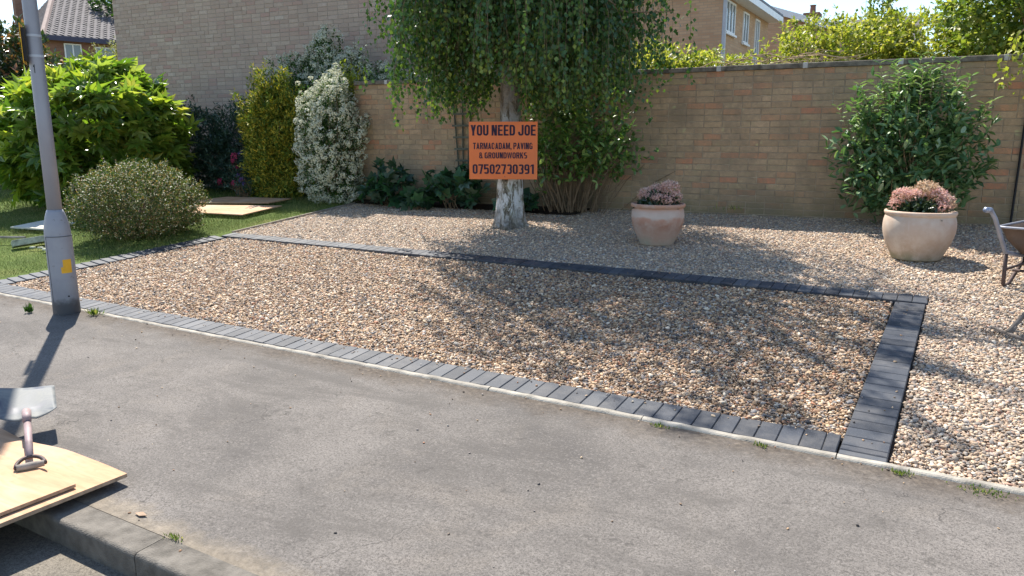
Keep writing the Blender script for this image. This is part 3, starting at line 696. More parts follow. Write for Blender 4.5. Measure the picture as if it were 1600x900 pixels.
# local x -> world +y, local -y -> world +x
MB().box(0, 6.0, 0, 7.0, 0, 5.1).obj('wall', M_cream, t)
window(t, .25, 1.32, 4.08, 4.96, -.01, 3); window(t, 2.35, 3.05, 4.0, 4.92, -.01, 2); window(t, 4.0, 4.6, 3.3, 4.92, -.01, 2)
MB().box(-.01, .08, -.10, -.005, 0, 5.05).obj('downpipe', M_pipe, t)
MB().box(-.25, 6.2, -.42, -.0, 5.04, 5.09).obj('soffit', M_white_pvc, t)
MB().box(-.25, 6.2, -.46, -.42, 5.0, 5.2).obj('fascia', M_white_pvc, t)
MB().add([(-.25, -.44, 5.2), (6.2, -.44, 5.2), (6.2, 3.5, 7.2), (-.25, 3.5, 7.2), (6.2, 7.6, 5.2), (-.25, 7.6, 5.2)], [(0, 1, 2, 3), (3, 2, 4, 5), (0, 3, 5), (1, 4, 2)]).obj('roof', M_slate, t)
b = MB()
for j in range(9):
    f = j / 9; b.box(-.25, 6.2, -.45 + 3.9 * f, -.45 + 3.9 * (f + .13), 5.24 + 2.0 * f - .02, 5.24 + 2.0 * f + .05)
b.obj('tile_rows', M_slate, t)
t = thing('gable_house', 'orange brick gable end with white barge board beyond the cream house', 'house', (-11.0, 28.2, .3), 0)
b = MB(); b.add([(0, 0, 0), (8, 0, 0), (8, 0, 4.85), (1.0, 0, 7.2), (0, 0, 6.85), (0, 7, 0), (8, 7, 0), (8, 7, 4.85), (1.0, 7, 7.2), (0, 7, 6.85)],
                [(0, 1, 2, 3, 4), (9, 8, 7, 6, 5), (1, 6, 7, 2), (0, 4, 9, 5)]); b.obj('wall', M_cream, t)
MB().add([(.9, -.25, 7.40), (8.5, -.25, 4.75), (8.5, 7.2, 4.75), (.9, 7.2, 7.40), (.9, -.25, 7.28), (8.5, -.25, 4.63), (8.5, 7.2, 4.63), (.9, 7.2, 7.28), (-.3, -.25, 6.9), (-.3, 7.2, 6.9)],
         [(0, 1, 2, 3), (7, 6, 5, 4), (0, 4, 5, 1), (0, 3, 9, 8)]).obj('roof', M_slate, t)
MB().add([(.9, -.27, 7.39), (8.5, -.27, 4.74), (8.5, -.27, 4.50), (.9, -.27, 7.15), (.9, -.2, 7.39), (8.5, -.2, 4.74), (8.5, -.2, 4.50), (.9, -.2, 7.15)],
         [(0, 1, 2, 3), (7, 6, 5, 4), (0, 4, 5, 1), (3, 2, 6, 7)]).obj('barge_board', M_white_pvc, t)
ch = thing('distant_chimney_house', 'far house showing only its red brick chimney above the hedge', 'house', (-6.2, 40.0, .3), 0)
MB().box(-4, 4, 0, 8, 0, 5.6).obj('wall', M_redbrick, ch)
MB().add([(-4.3, -.3, 5.5), (4.3, -.3, 5.5), (4.3, 4, 7.6), (-4.3, 4, 7.6), (-4.3, 8.3, 5.5), (4.3, 8.3, 5.5)], [(0, 1, 2, 3), (3, 2, 5, 4), (0, 3, 4), (1, 5, 2)]).obj('roof', M_tile, ch)
c2 = MB().box(-.33, .33, -.33, .33, 0, 1.35).box(-.42, .42, -.42, .42, 1.2, 1.36, .02).obj('chimney', M_redbrick, ch, loc=(-.85, 1.2, 6.35))
MB().lathe([(.16, 0), (.14, .35), (.17, .42), (.10, .42)], 12).obj('chimney_pot', M_redbrick, c2, loc=(0, 0, 1.36))
# a glimpse of a pale shed roof behind the hedge
sh = thing('garden_shed', 'pale blue grey shed glimpsed through the hedge above the wall', 'shed', (-4.62, 14.8, .30), R(20))
MB().box(-.3, .3, 0, 1.2, 0, 2.55).obj('wall', M_pipe, sh); MB().add([(-.36, -.1, 2.55), (.36, -.1, 2.55), (.36, 1.3, 2.95), (-.36, 1.3, 2.95), (-.36, -.1, 2.49), (.36, -.1, 2.49), (.36, 1.3, 2.89), (-.36, 1.3, 2.89)],
   [(0, 1, 2, 3), (7, 6, 5, 4), (0, 4, 5, 1), (1, 5, 6, 2), (2, 6, 7, 3), (3, 7, 4, 0)]).obj('roof', M_white_pvc, sh)

# ------------------------------------------------------------------ weeping birch
bx, by = -4.58, 4.42
t = thing('birch_tree', 'weeping silver birch with white trunk and hanging curtains of leaves in the gravel', 'tree', (bx, by, .33))
b = MB(); pts = []; rad = []
for i, (z, dx, dy, r_) in enumerate([(-.05, 0, 0, .26), (.02, 0, 0, .215), (.10, 0, 0, .185), (.35, .005, 0, .160), (.7, .01, .0, .155), (1.1, .01, .01, .142), (1.5, -.01, .03, .12), (2.1, -.02, .03, .10), (3.0, .02, .05, .085), (4.2, 0, 0, .055), (5.0, .05, 0, .035), (5.7, .0, 0, .012)]):
    pts.append((dx, dy, z)); rad.append(r_)
b.tube(pts, rad, 18)
V = []
for v in b.V:
    q = math.atan2(v[1], v[0]); k = max(0, 1 - v[2] / .5)
    f = 1 + .16 * math.sin(q * 5 + 1) * k ** 2 + .05 * math.sin(q * 3 + v[2] * 6) + .02 * math.sin(q * 9 + v[2] * 20)
    V.append((v[0] * f, v[1] * f, v[2]))
b.V = V
b.obj('trunk', M_bark, t, smooth=True)
r = np.random.default_rng(21)
# limbs: arch out from the trunk, then the strands hang from them
P = []; D = []; N = []; TT = []; limb = MB(); strands = MB()
nl = 60
for i in range(nl):
    q = 2 * math.pi * (i * .618 % 1); z0 = 1.9 + 3.5 * (i / nl) ** 1.05
    reach = (1.72 + .75 * min(1, max(0, (z0 - 3.4) / 1.5))) * (1 - .25 * ((z0 - 1.9) / 3.5) ** 4) * r.uniform(.74, 1.05); rise = r.uniform(.35, .95)
    if math.sin(q) > .3: reach *= (.92 if z0 < 3.2 else .72)
    if z0 > 3.2 and math.sin(q) < .1: reach *= 1.18
    c = [Vector((math.cos(q) * reach * s + .14 * s, math.sin(q) * reach * s + .06 * s + .04, z0 + rise * math.sin(s * 2.0) - .25 * s * s)) for s in (0, .2, .4, .6, .8, 1)]
    for k in range(1, 6): c[k] += Vector((r.normal() * .05, r.normal() * .05, r.normal() * .04))
    limb.tube(c, [.034, .027, .021, .015, .010, .006], 6)
    ns = 34 if z0 < 3.3 else 15
    for j in range(ns):
        s = r.uniform(.22, 1.0); k = min(4, int(s * 5)); p = c[k].lerp(c[k + 1], s * 5 - k)
        zmin = 1.68 + .18 * math.sin(q * 3 + 1) + .10 * math.sin(q * 7) + r.uniform(0, .45) - .33 + (0.34 if (math.sin(q) < -.3 and abs(math.cos(q)) < .62) else 0)
        ln = min(max(.5, r.uniform(.7, 2.6)), p.z - zmin)
        hd_ = math.hypot(p.x, p.y)
        if hd_ > 1.75: ln = min(ln, p.z - 3.35 - .4 * (hd_ - 1.75))
        if ln < .25: continue
        dirx = Vector((r.normal() * .13 + math.cos(q) * .06, r.normal() * .13 + math.sin(q) * .06, 0)); pp = []; steps = 7
        for m_ in range(steps + 1):
            u = m_ / steps; pp.append(p + dirx * (1 - (1 - u) ** 2) * 1.1 + Vector((0, 0, .07 * math.sin(u * 3.1) - ln * u ** 1.15)) + Vector((r.normal() * .012, r.normal() * .012, 0)))
        strands.tube(pp, [.004 - .003 * m_ / steps for m_ in range(steps + 1)], 3, False)
        n_l = int(ln / .022)
        u = (np.arange(n_l) + r.random(n_l)) / n_l; ii = np.minimum((u * steps).astype(int), steps - 1); ff = (u * steps - ii)[:, None]
        A_ = np.array([tuple(v) for v in pp]); pos = A_[ii] * (1 - ff) + A_[ii + 1] * ff
        az = r.uniform(0, 6.28, n_l); out = np.c_[np.cos(az), np.sin(az), np.zeros(n_l)]
        pos = pos + out * r.uniform(.004, .085, n_l)[:, None]
        P.append(pos); D.append(unit(out * .45 + np.array([0, 0, -1.0]) + r.normal(size=(n_l, 3)) * .28)); N.append(unit(out + r.normal(size=(n_l, 3)) * .5))
        TT.append(np.clip(r.random(n_l) * .85 + .18 * (u > .85), 0, 1))
limb.obj('branch', M_stem, t, smooth=True); strands.obj('hanging_twigs', M_stem, t)
P = np.concatenate(P) + np.array(t.location); D = np.concatenate(D); N = np.concatenate(N)
leaves_obj('crown', P, D, N, rng.uniform(.038, .064, len(P)), rng.uniform(.034, .056, len(P)), T_RHOMB, M_birch, t, np.concatenate(TT))

# ------------------------------------------------------------------ shrubs
def shrub(name, label, cat, c, rad, n, per, L, W, mat, seed, tl=.22, tpl=T_RHOMB, up=.35, wild=.5, power=2.0, amp=.18, fr=2.6, low=-.8, fill=.3, stems=14, smat=None, group=None, single=0, single_mat=None, base=None, sr=.012):
    zg = float(gz(c[1])); base = base or (c[0], c[1], zg)
    t = thing(name, label, cat, base, 0, group)
    tips, d = crown_tips(n, c, rad, seed, power, amp, fr, low, fill)
    tips[:, 2] = np.maximum(tips[:, 2], zg + .03 + .1 * np.random.default_rng(seed).random(len(tips)))
    P, D, N, td = twig_leaves(tips, d, per, tl, seed + 1, up, wild)
    P[:, 2] = np.maximum(P[:, 2], zg + .015)
    r = np.random.default_rng(seed + 2); n_ = len(P); tint = r.random(n_)
    Ls = L * r.uniform(.7, 1.15, n_); Ws = W * r.uniform(.75, 1.15, n_)
    if single:   # the leaves nearest the camera become objects of their own, sharing one mesh
        C = np.array(cam.location); vis = np.linalg.norm(P - C, axis=1) - .55 * (P[:, 2] - zg) * .3
        h = np.einsum('ij,ij->i', D, unit(C - P)); idx = np.argsort(vis)[:single * 3]; idx = r.permutation(idx)[:single]
        rest = np.ones(n_, bool); rest[idx] = False
        lm = np_mesh('leaf', tpl[0] * np.array([W / L, 1, 1]), tpl[1], single_mat or mat)
        for i in idx:
            dv = Vector(D[i]).normalized(); sd = dv.cross(Vector(N[i])).normalized(); nn = sd.cross(dv)
            M = Matrix((sd, dv, nn)).transposed()
            obj('leaf', lm, t, tuple(P[i] - np.array(base)), M.to_euler(), (Ls[i],) * 3)
        P, D, N, Ls, Ws, tint = P[rest], D[rest], N[rest], Ls[rest], Ws[rest], tint[rest]
    o = leaves_obj('foliage', P, D, N, Ls, Ws, tpl, mat, t, tint)
    if single: stuff(o)
    b = MB(); pick = r.permutation(len(tips))[:stems]
    for i in pick:
        p0 = np.array([base[0], base[1], zg]) + np.array([r.normal() * rad[0] * .12, r.normal() * rad[1] * .12, -.02]); p3 = tips[i]
        mid = p0 * .5 + p3 * .5 + np.array([0, 0, .12 * rad[2]]) + r.normal(size=3) * .04
        b.tube([tuple(v - np.array(base)) for v in (p0, p0 * .6 + mid * .4 + np.array([0, 0, .05]), mid, p3)], [sr, sr * .8, sr * .55, sr * .25], 5, False)
    b.obj('stems', smat or M_stem, t)
    return t, tips, td

def florets(name, parent, C, d, n, R_, fl, mat, seed, tpl=T_RHOMB, flat=.6):
    "a head of small petals round every centre in C"
    r = np.random.default_rng(seed); k = len(C)
    q = unit(r.normal(size=(k, n, 3)) + d[:, None, :] * .9)
    P = C[:, None, :] + q * R_ * r.uniform(.6, 1.0, (k, n, 1)); D = unit(np.cross(q, r.normal(size=(k, n, 3))) + q * .3)
    return leaves_obj(name, P.reshape(-1, 3), D.reshape(-1, 3), q.reshape(-1, 3), fl * r.uniform(.7, 1.2, k * n), fl * r.uniform(.6, 1.0, k * n), tpl, mat, parent,
                      np.repeat(r.random(k), n) * .5 + r.random(k * n) * .5)

# fatsia
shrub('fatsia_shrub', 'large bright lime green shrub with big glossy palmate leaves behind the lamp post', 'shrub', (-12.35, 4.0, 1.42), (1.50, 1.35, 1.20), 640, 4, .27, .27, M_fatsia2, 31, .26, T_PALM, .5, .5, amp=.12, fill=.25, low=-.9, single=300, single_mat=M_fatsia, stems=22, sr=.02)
# round clipped bush with bronze tips
shrub('rounded_bush', 'rounded clipped bush with tiny olive leaves and bronze tips beside the gravel bed', 'shrub', (-8.72, 2.27, .60), (.80, .76, .52), 3600, 12, .029, .016, M_bush, 41, .12, amp=.11, fr=4.5, low=-.95, fill=.3, stems=40, up=.6)
# photinia pair far left
shrub('photinia_bush', 'dark photinia bush with coppery new shoots at the left edge below the tiled house', 'shrub', (-17.2, 5.5, 1.9), (1.35, 1.2, 1.65), 1500, 10, .15, .07, M_photinia, 51, .3, T_RHOMB, group=None)
shrub('photinia_bush', 'smaller coppery photinia right of the lamp post, below the far windows', 'shrub', (-17.3, 6.3, 1.75), (.80, .9, 1.45), 1100, 10, .14, .065, M_photinia, 52, .3)
shrub('feathery_conifer', 'pale yellow green feathery conifer between the far house and the tall brick wall', 'conifer', (-20.6, 10.1, 2.2), (1.0, 1.0, 2.1), 1200, 8, .09, .03, M_conif, 53, .25, up=.8)
shrub('distant_tree', 'small treetop showing between the tiled roof and the tall brick wall', 'tree', (-38.5, 22.7, 5.6), (2.1, 2.0, 4.2), 900, 8, .3, .15, M_green, 54, .6, amp=.25, base=(-38.5, 22.7, .3))
# dark shrubs under the tall wall
shrub('dark_shrub', 'dark shaded evergreen shrub right of the lime fatsia under the house wall', 'shrub', (-12.35, 5.75, 1.12), (1.05, .6, .85), 1100, 9, .085, .03, M_dark, 61, .22)
shrub('dark_shrub', 'blue grey leaved shrub between the dark evergreen and the golden conifer', 'shrub', (-11.15, 5.95, 1.15), (.72, .6, .86), 900, 9, .10, .022, M_dark, 62, .25, up=.6, amp=.25)
# golden conifer
shrub('golden_conifer', 'golden green upright conifer left of the white blossom column', 'conifer', (-9.62, 5.40, 1.32), (.60, .42, 1.04), 2700, 9, .085, .022, M_gold, 71, .26, up=1.0, wild=.7, power=2.3, amp=.30, fr=4.2, low=-.95, fill=.2)
shrub('green_conifer', 'fresh green feathery shrub rising behind the golden conifer', 'shrub', (-9.85, 6.05, 1.75), (.75, .35, .62), 1500, 8, .06, .018, M_green, 72, .16, up=.8, amp=.2)
# pyracantha in blossom: a clipped column and a mass sprawling over the wall end
t, tips, td = shrub('blossom_column', 'column shaped firethorn smothered in creamy white blossom at the wall end', 'shrub', (-8.30, 5.28, 1.30), (.50, .40, .98), 1700, 7, .045, .02, M_green, 81, .16, power=2.5, amp=.20, fr=3.6, low=-.95)
k = tips[np.random.default_rng(5).random(len(tips)) < .58]; dd = unit(k - np.array((-8.30, 5.28, 1.2)))
florets('blossom', t, k + dd * .02, dd, 26, .052, .028, M_white, 82)
t, tips, td = shrub('blossom_shrub', 'wide sprawling firethorn with white blossom leaning on the tall house wall', 'shrub', (-9.35, 6.35, 2.20), (1.12, .38, .80), 1900, 8, .055, .026, M_green, 83, .26, amp=.30, fr=3.2, up=.5)
k = tips[(np.random.default_rng(6)  .random(len(tips)) < .62)]; dd = unit(k - np.array((-9.2, 6.4, 2.1)))
florets('blossom', t, k + dd * .02, dd, 20, .050, .028, M_white, 84)
t, tips, td = shrub('blossom_spray', 'blossoming firethorn spray lying over the coping beside the birch curtain', 'shrub', (-7.75, 5.95, 2.22), (.62, .25, .26), 420, 7, .05, .022, M_green, 85, .22, amp=.35)
k = tips[(np.random.default_rng(7).random(len(tips)) < .6)]; florets('blossom', t, k, td[:len(k)], 12, .036, .022, M_white, 86)
shrub('lime_shoots', 'bright yellow green young shoots poking up behind the blossom column', 'shrub', (-8.22, 5.60, 2.20), (.26, .20, .34), 150, 8, .055, .03, M_lime, 87, .22, T_RHOMB, up=.9, amp=.35)
b = MB(); b.tube([(0, 0, 0), (.01, 0, 2.2), (0, 0, 4.3)], .014, 8)
o = b.obj('black_pole', M_black, loc=(-7.55, 6.75, .4)); tag(o, 'thin black pole standing against the house wall above the blossom', 'pole')

# crimson and purple flowers at the foot of the shrubs
vs_ = [(-10.86, 5.25, .66), (-10.55, 5.35, .88), (-10.57, 5.35, 1.10), (-10.62, 5.37, 1.0), (-10.35, 5.3, .70), (-10.25, 5.25, .67), (-10.45, 5.2, .64)]
t, tips, td = shrub('valerian_plant', 'leggy valerian with crimson flower heads in front of the grey leaved shrub', 'flower', (-10.5, 5.35, .72), (.36, .2, .30), 160, 7, .06, .025, M_dark, 91, .18)
C = np.array(vs_); florets('flower_heads', t, C, np.tile([0, -.5, .6], (len(C), 1)), 60, .062, .028, M_vred, 92)
t, tips, td = shrub('lavender_plant', 'small purple flowering plant beside the golden conifer', 'flower', (-10.08, 5.10, .62), (.20, .16, .20), 120, 6, .05, .012, M_dark, 93, .16, up=1)
C = np.array([(-10.1, 5.0, .80), (-10.0, 4.98, .74), (-10.12, 5.05, .70), (-10.2, 5.15, 1.15), (-9.98, 5.0, .66)]); florets('flower_heads', t, C, np.tile([0, -.5, .6], (len(C), 1)), 26, .035, .018, M_purp, 94)

# shrub with bare straw coloured stems right of the trunk
zg = .45
t, tips, td = shrub('multi_stemmed_shrub', 'open shrub with glossy leaves and many bare straw stems right of the sign', 'shrub', (-4.15, 5.45, 1.28), (.80, .40, .66), 290, 7, .10, .052, M_phil, 101, .36, T_OVAL, up=.5, amp=.22, low=-.6, stems=4, base=(-4.3, 5.55, .44))
b = MB(); r = np.random.default_rng(102)
for i in range(130):
    a = np.array([r.normal() * .19, r.normal() * .08, 0]); e = np.array([a[0] * 1.9 + r.normal() * .16, a[1] * 2 + r.normal() * .1, r.uniform(.5, 1.15)])
    mid = a * .45 + e * .55 + np.array([r.normal() * .03, r.normal() * .03, .08]); b.tube([tuple(a), tuple(mid), tuple(e)], [.006, .005, .0025], 4, False)
b.obj('bare_stems', M_stem, t)
t, tips, td = shrub('arching_sprig', 'single leafy sprig arching right from the straw stemmed shrub against bricks', 'plant', (-3.62, 5.62, 1.08), (.26, .12, .26), 15, 7, .08, .04, M_phil, 103, .2, T_OVAL, base=(-4.0, 5.6, .44), stems=8, sr=.006)
# low mallow plants along the wall
for i, (x_, w_, h_, lab) in enumerate([(-7.15, .40, .50, 'low broad leaved plant by the wall nearest the blossom column'), (-6.05, .52, .50, 'bushy broad leaved plant by the wall below the trellis, left of the trunk'), (-6.55, .22, .20, 'small broad leaved seedling on the gravel edge between the two mallows'), (-4.95, .24, .22, 'small leafy plant at the foot of the wall just right of the birch trunk')]):
    y_ = WY(x_) - (.42 if w_ > .3 else .55)
    shrub('mallow_plant', lab, 'plant', (x_, y_, .46 + h_ * .45), (w_, .26, h_ * .62), int(56 * w_ / .4), 2, .15, .15, M_dark, 110 + i, .12, T_MALLOW, amp=.25, single=int(50 * w_ / .4), single_mat=M_mallow, stems=10, sr=.006, group='broad leaved plants along the wall')
# fan trellis
M_trellis = plain('dark stained trellis wood', (.11, .115, .09), .85, .2, 0, .3, 12)
t = thing('wall_trellis', 'dark wooden fan trellis fixed to the brick wall left of the sign', 'trellis', (-6.10, WY(-6.10) - .03, .95), WA)
for k in (-1, 0, 1):
    MB().tube([(k * .075, 0, 0), (k * .17, 0, 1.25)], .014, 4).obj('upright', M_trellis, t)
for j in range(7):
    z = .12 + j * .165; wv = .10 + .12 * z / 1.2; MB().box(-wv, wv, -.034, -.015, z, z + .028).obj('slat', M_trellis, t)

# grey-green shrub against the wall behind the right pot
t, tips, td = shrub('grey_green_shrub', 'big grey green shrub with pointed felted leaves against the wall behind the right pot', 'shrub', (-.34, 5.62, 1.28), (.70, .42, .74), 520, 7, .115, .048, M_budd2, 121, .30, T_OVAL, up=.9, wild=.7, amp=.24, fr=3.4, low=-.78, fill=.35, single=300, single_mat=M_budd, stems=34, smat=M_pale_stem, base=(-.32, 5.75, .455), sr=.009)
# upright shoots on its top
r = np.random.default_rng(123); P = []; D = []; N = []; b = MB()
for i in range(70):
    q = r.uniform(0, 6.28); rr_ = r.uniform(.0, .97); x0 = -.34 + math.cos(q) * .70 * rr_; y0 = 5.55 + math.sin(q) * .36 * rr_; z0 = 1.28 + .74 * math.sqrt(1 - rr_ ** 2) * r.uniform(.55, .95)
    ln = r.uniform(.12, .36); dv = unit(np.array([math.cos(q) * rr_ * .6, math.sin(q) * rr_ * .4 - .1, 1.0])); b.tube([(x0 + .32, y0 - 5.75, z0 - .455), tuple(np.array([x0 + .32, y0 - 5.75, z0 - .455]) + dv * ln)], [.005, .002], 4, False)
    for j in range(7):
        f = j / 6; az = j * 1.57 + r.uniform(-.3, .3)
        for s in (0, 3.14):
            P.append(np.array([x0, y0, z0]) + dv * ln * f); D.append(np.array([math.cos(az + s), math.sin(az + s), .55 - .5 * (1 - f)])); N.append(np.array([0, 0, 1.0]) + r.normal(size=3) * .2)
b.obj('shoot_stems', M_pale_stem, t)
leaves_obj('shoot_leaves', np.array(P), np.array(D), np.array(N), rng.uniform(.055, .105, len(P)), rng.uniform(.022, .035, len(P)), T_OVAL, M_budd2, t, .5 + .5 * rng.random(len(P)))

# hedge and trees beyond the wall
for i, (x_, y_, z_, rx, rz, mt, lab, nm) in enumerate([
    (-3.95, 7.6, 2.30, .75, .50, M_hedge, 'pale green shrub topping the wall just right of the birch curtain', 'hedge_shrub'),
    (-3.1, 7.9, 2.12, .80, .50, M_hedge, 'low yellow green shrub behind the wall below the cream house windows', 'hedge_shrub'),
    (-1.55, 8.9, 2.35, 1.05, .85, M_hedge, 'tall sunlit yellow green hedge shrub right of the far house', 'hedge_shrub'),
    (-.35, 8.9, 2.35, 1.1, .80, M_hedge, 'sunlit yellow hedge shrub behind the middle of the visible wall top', 'hedge_shrub'),
    (.75, 8.3, 2.45, 1.0, 1.0, M_tree, 'darker green leafy bush behind the wall above the grey green shrub', 'hedge_shrub')]):
    shrub(nm, lab, 'shrub', (x_, y_, z_), (rx, .7, rz), int(1500 * rx), 8, .075, .045, mt, 130 + i, .26, amp=.24, fr=3.2, up=.6, low=-.95, group='shrubs behind the garden wall')
shrub('garden_tree', 'broad leafy tree overhanging the wall at the upper right corner', 'tree', (1.15, 7.5, 3.15), (1.30, .95, 1.15), 2000, 8, .085, .055, M_tree, 140, .3, amp=.28, fr=3, low=-.8, base=(1.4, 7.8, .4), sr=.03)
shrub('distant_tree', 'thin pointed treetop standing above the yellow hedge', 'tree', (-1.25, 11.6, 3.05), (.42, .4, .85), 330, 8, .10, .05, M_tree, 141, .3, amp=.3, base=(-1.25, 11.6, .4))
# overhanging branch in front of the wall at the right edge
t = thing('overhanging_branch', 'yellow green leafy branch hanging over the wall at the right edge', 'branch', (1.4, 6.3, 2.3))
r = np.random.default_rng(150); P = []; D = []; N = []; b = MB()
for i in range(26):
    x0 = r.uniform(.45, 1.5); y0 = r.uniform(5.2, 5.9); zt = 2.7; ln = r.uniform(.35, 1.15) * (.65 + .35 * (x0 - .45)); zb = zt - .35 - ln * .75
    pts = [(1.4 + r.normal() * .1, 6.5, 2.75), (x0 * .6 + .5, (y0 + 6.3) / 2, zt + .1), (x0, y0, zt - .35), (x0 + r.normal() * .05, y0 + r.normal() * .05, zb)]
    b.tube([(p[0] - 1.4, p[1] - 6.3, p[2] - 2.3) for p in pts], [.012, .008, .005, .002], 4, False)
    for j in range(44):
        f = r.random() ** .7; a0, a1 = (np.array(pts[2]), np.array(pts[3])) if f > .35 else (np.array(pts[1]), np.array(pts[2])); g_ = (f - .35) / .65 if f > .35 else f / .35
        P.append(a0 + (a1 - a0) * g_ + r.normal(size=3) * .04); D.append(unit(r.normal(size=3) + np.array([0, 0, -.5]))); N.append(unit(r.normal(size=3) * .6 + np.array([0, 0, 1.0])))
b.obj('twigs', M_stem, t); leaves_obj('foliage', np.array(P), np.array(D), np.array(N), rng.uniform(.045, .08, len(P)), rng.uniform(.026, .045, len(P)), T_RHOMB, M_hedge, t, .15 + .6 * rng.random(len(P)))
# bare twisted stems lying on the wall top
b = MB(); r = np.random.default_rng(151)
for i in range(7):
    x0 = -3.1 + r.uniform(0, 1.2); z0 = .0 + r.uniform(0, .07); pts = []
    for k in range(9): pts.append((x0 + k * .16 * r.uniform(.8, 1.2) + 3.1, .10 + r.normal() * .05 + .063 * k * .16, z0 + .045 * math.sin(k * 1.3 + i) + r.normal() * .012 + .008 * k * (i % 3 == 0)))
    b.tube(pts, [.007 - .0005 * k for k in range(9)], 5, False)
o = b.obj('bare_vine_stems', M_pale_stem, loc=(-3.1, WY(-3.1) + .08, WZ + nc * .075 + .07), smooth=True); tag(o, 'bare twisted climber stems lying along the wall coping', 'vine')
b = MB(); b.tube([(0, 0, 0), (.01, .0, 1.0), (.02, .0, 1.78)], .013, 6)
o = b.obj('black_cable', M_black, loc=(.66, WY(.66) - .025, .44)); tag(o, 'black pipe running down the brick wall behind the wheelbarrow', 'pipe')

# ------------------------------------------------------------------ pots with flowers
def pot(label, loc, R0, H, mat, seed, prof, heads, fmats, lab_pl, group):
    t = thing('plant_pot', label, 'plant pot', loc, 0, group)
    MB().lathe(prof, 56).obj('bowl', mat, t, smooth=True)
    MB().lathe([(0.001, H - .055), (R0 * .6, H - .05), (prof[-1][0] - .004, H - .06)], 40).obj('soil', M_soil, t)
    t2 = thing('potted_plant', lab_pl, 'flower', (loc[0], loc[1], loc[2] + H - .05), 0, 'flowering plants in the pots')
    r = np.random.default_rng(seed)
    tips, d = crown_tips(150, (loc[0], loc[1], loc[2] + H - .02), (R0 * .70, R0 * .70, .11), seed, low=-.2)
    P, D, N, td = twig_leaves(tips, d, 8, .12, seed + 1, .2)
    P[:, 2] = np.maximum(P[:, 2], loc[2] + H - .045)
    leaves_obj('foliage', P, D, N, rng.uniform(.05, .085, len(P)), rng.uniform(.018, .028, len(P)), T_OVAL, M_potleaf, t2)
    b = MB()
    for (hx, hy, hz, hr, mi) in heads: b.tube([(hx * .4, hy * .4, 0), (hx, hy, hz + .05)], .006, 5, False)
    b.obj('stems', M_stem, t2)
    for q, (hx, hy, hz, hr, mi) in enumerate(heads):
        hr = hr * 1.24; C = np.array([(loc[0] + hx, loc[1] + hy, loc[2] + H + hz + .025)]); n = int(210 * (hr / .07) ** 2); qd = unit(r.normal(size=(n, 3)) + np.array([-.1, -.2, .45]))
        lum = 1 + .12 * np.sin(qd[:, 0] * 9) * np.sin(qd[:, 2] * 8 + q)
        P = C + qd * (hr * lum * r.uniform(.62, 1.0, n))[:, None] * np.array([1, 1, .82]); D = unit(np.cross(qd, r.normal(size=(n, 3))) + qd * .8)
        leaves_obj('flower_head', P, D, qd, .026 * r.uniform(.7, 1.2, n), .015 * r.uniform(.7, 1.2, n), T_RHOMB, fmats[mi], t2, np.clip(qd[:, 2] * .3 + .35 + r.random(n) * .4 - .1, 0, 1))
    return t
def rim_profile(rb, rm, rr_, H, zb):
    pr = [(.0, 0), (rb * .97, 0), (rb, .012)]
    for k in range(1, 10):
        f = k / 10; z = .012 + (zb - .012) * f; pr.append((rb + (rm - rb) * math.sin(f * math.pi / 2) ** 1.1, z))
    pr += [(rm, zb), (rm * .99, zb + (H - .045 - zb) * .5), (rm * .955, H - .052), (rm * .94, H - .044), (rr_ * .985, H - .040), (rr_, H - .030), (rr_ + .004, H - .017), (rr_, H - .005), (rr_ - .012, H), (rr_ - .028, H - .006), (rr_ - .036, H - .03), (rm * .90, H - .09), (rm * .86, H * .5)]
    return pr
pot('streaky terracotta pot with pale bands standing nearer the birch', (-2.56, 4.02, .322 - .012), .27, .43, M_pot1, 201, rim_profile(.175, .272, .278, .43, .30),
    [(-.13, .0, .06, .068, 1), (-.02, .02, .10, .066, 1), (-.20, .10, .05, .06, 2), (.10, .06, .12, .085, 1), (.03, -.10, .02, .058, 0), (.13, -.08, .01, .055, 0), (.17, .04, .04, .055, 1), (-.08, .12, .12, .05, 2), (.04, .14, .14, .055, 2), (-.06, -.09, .03, .045, 0)], (M_pink, M_pinkL, M_tan), 'faded pink flower heads over dark leaves in the streaky terracotta pot', 'large clay pots on the gravel')
pot('pale limewashed clay pot standing near the wheelbarrow', (-.16, 4.20, .336 - .012), .29, .44, M_pot2, 211, rim_profile(.205, .298, .292, .44, .30),
    [(-.15, -.02, .09, .078, 0), (-.21, -.08, .03, .042, 1), (.03, .05, .15, .085, 2), (.12, .03, .10, .075, 0), (-.05, -.05, .10, .06, 0), (.19, .0, .06, .058, 1), (.18, -.07, .0, .055, 0), (-.12, .10, .12, .05, 2), (.09, .12, .13, .06, 2), (.22, -.04, .03, .04, 2)], (M_pink, M_pinkL, M_tan), 'pink and straw coloured flower heads over dark leaves in the pale pot', 'large clay pots on the gravel')

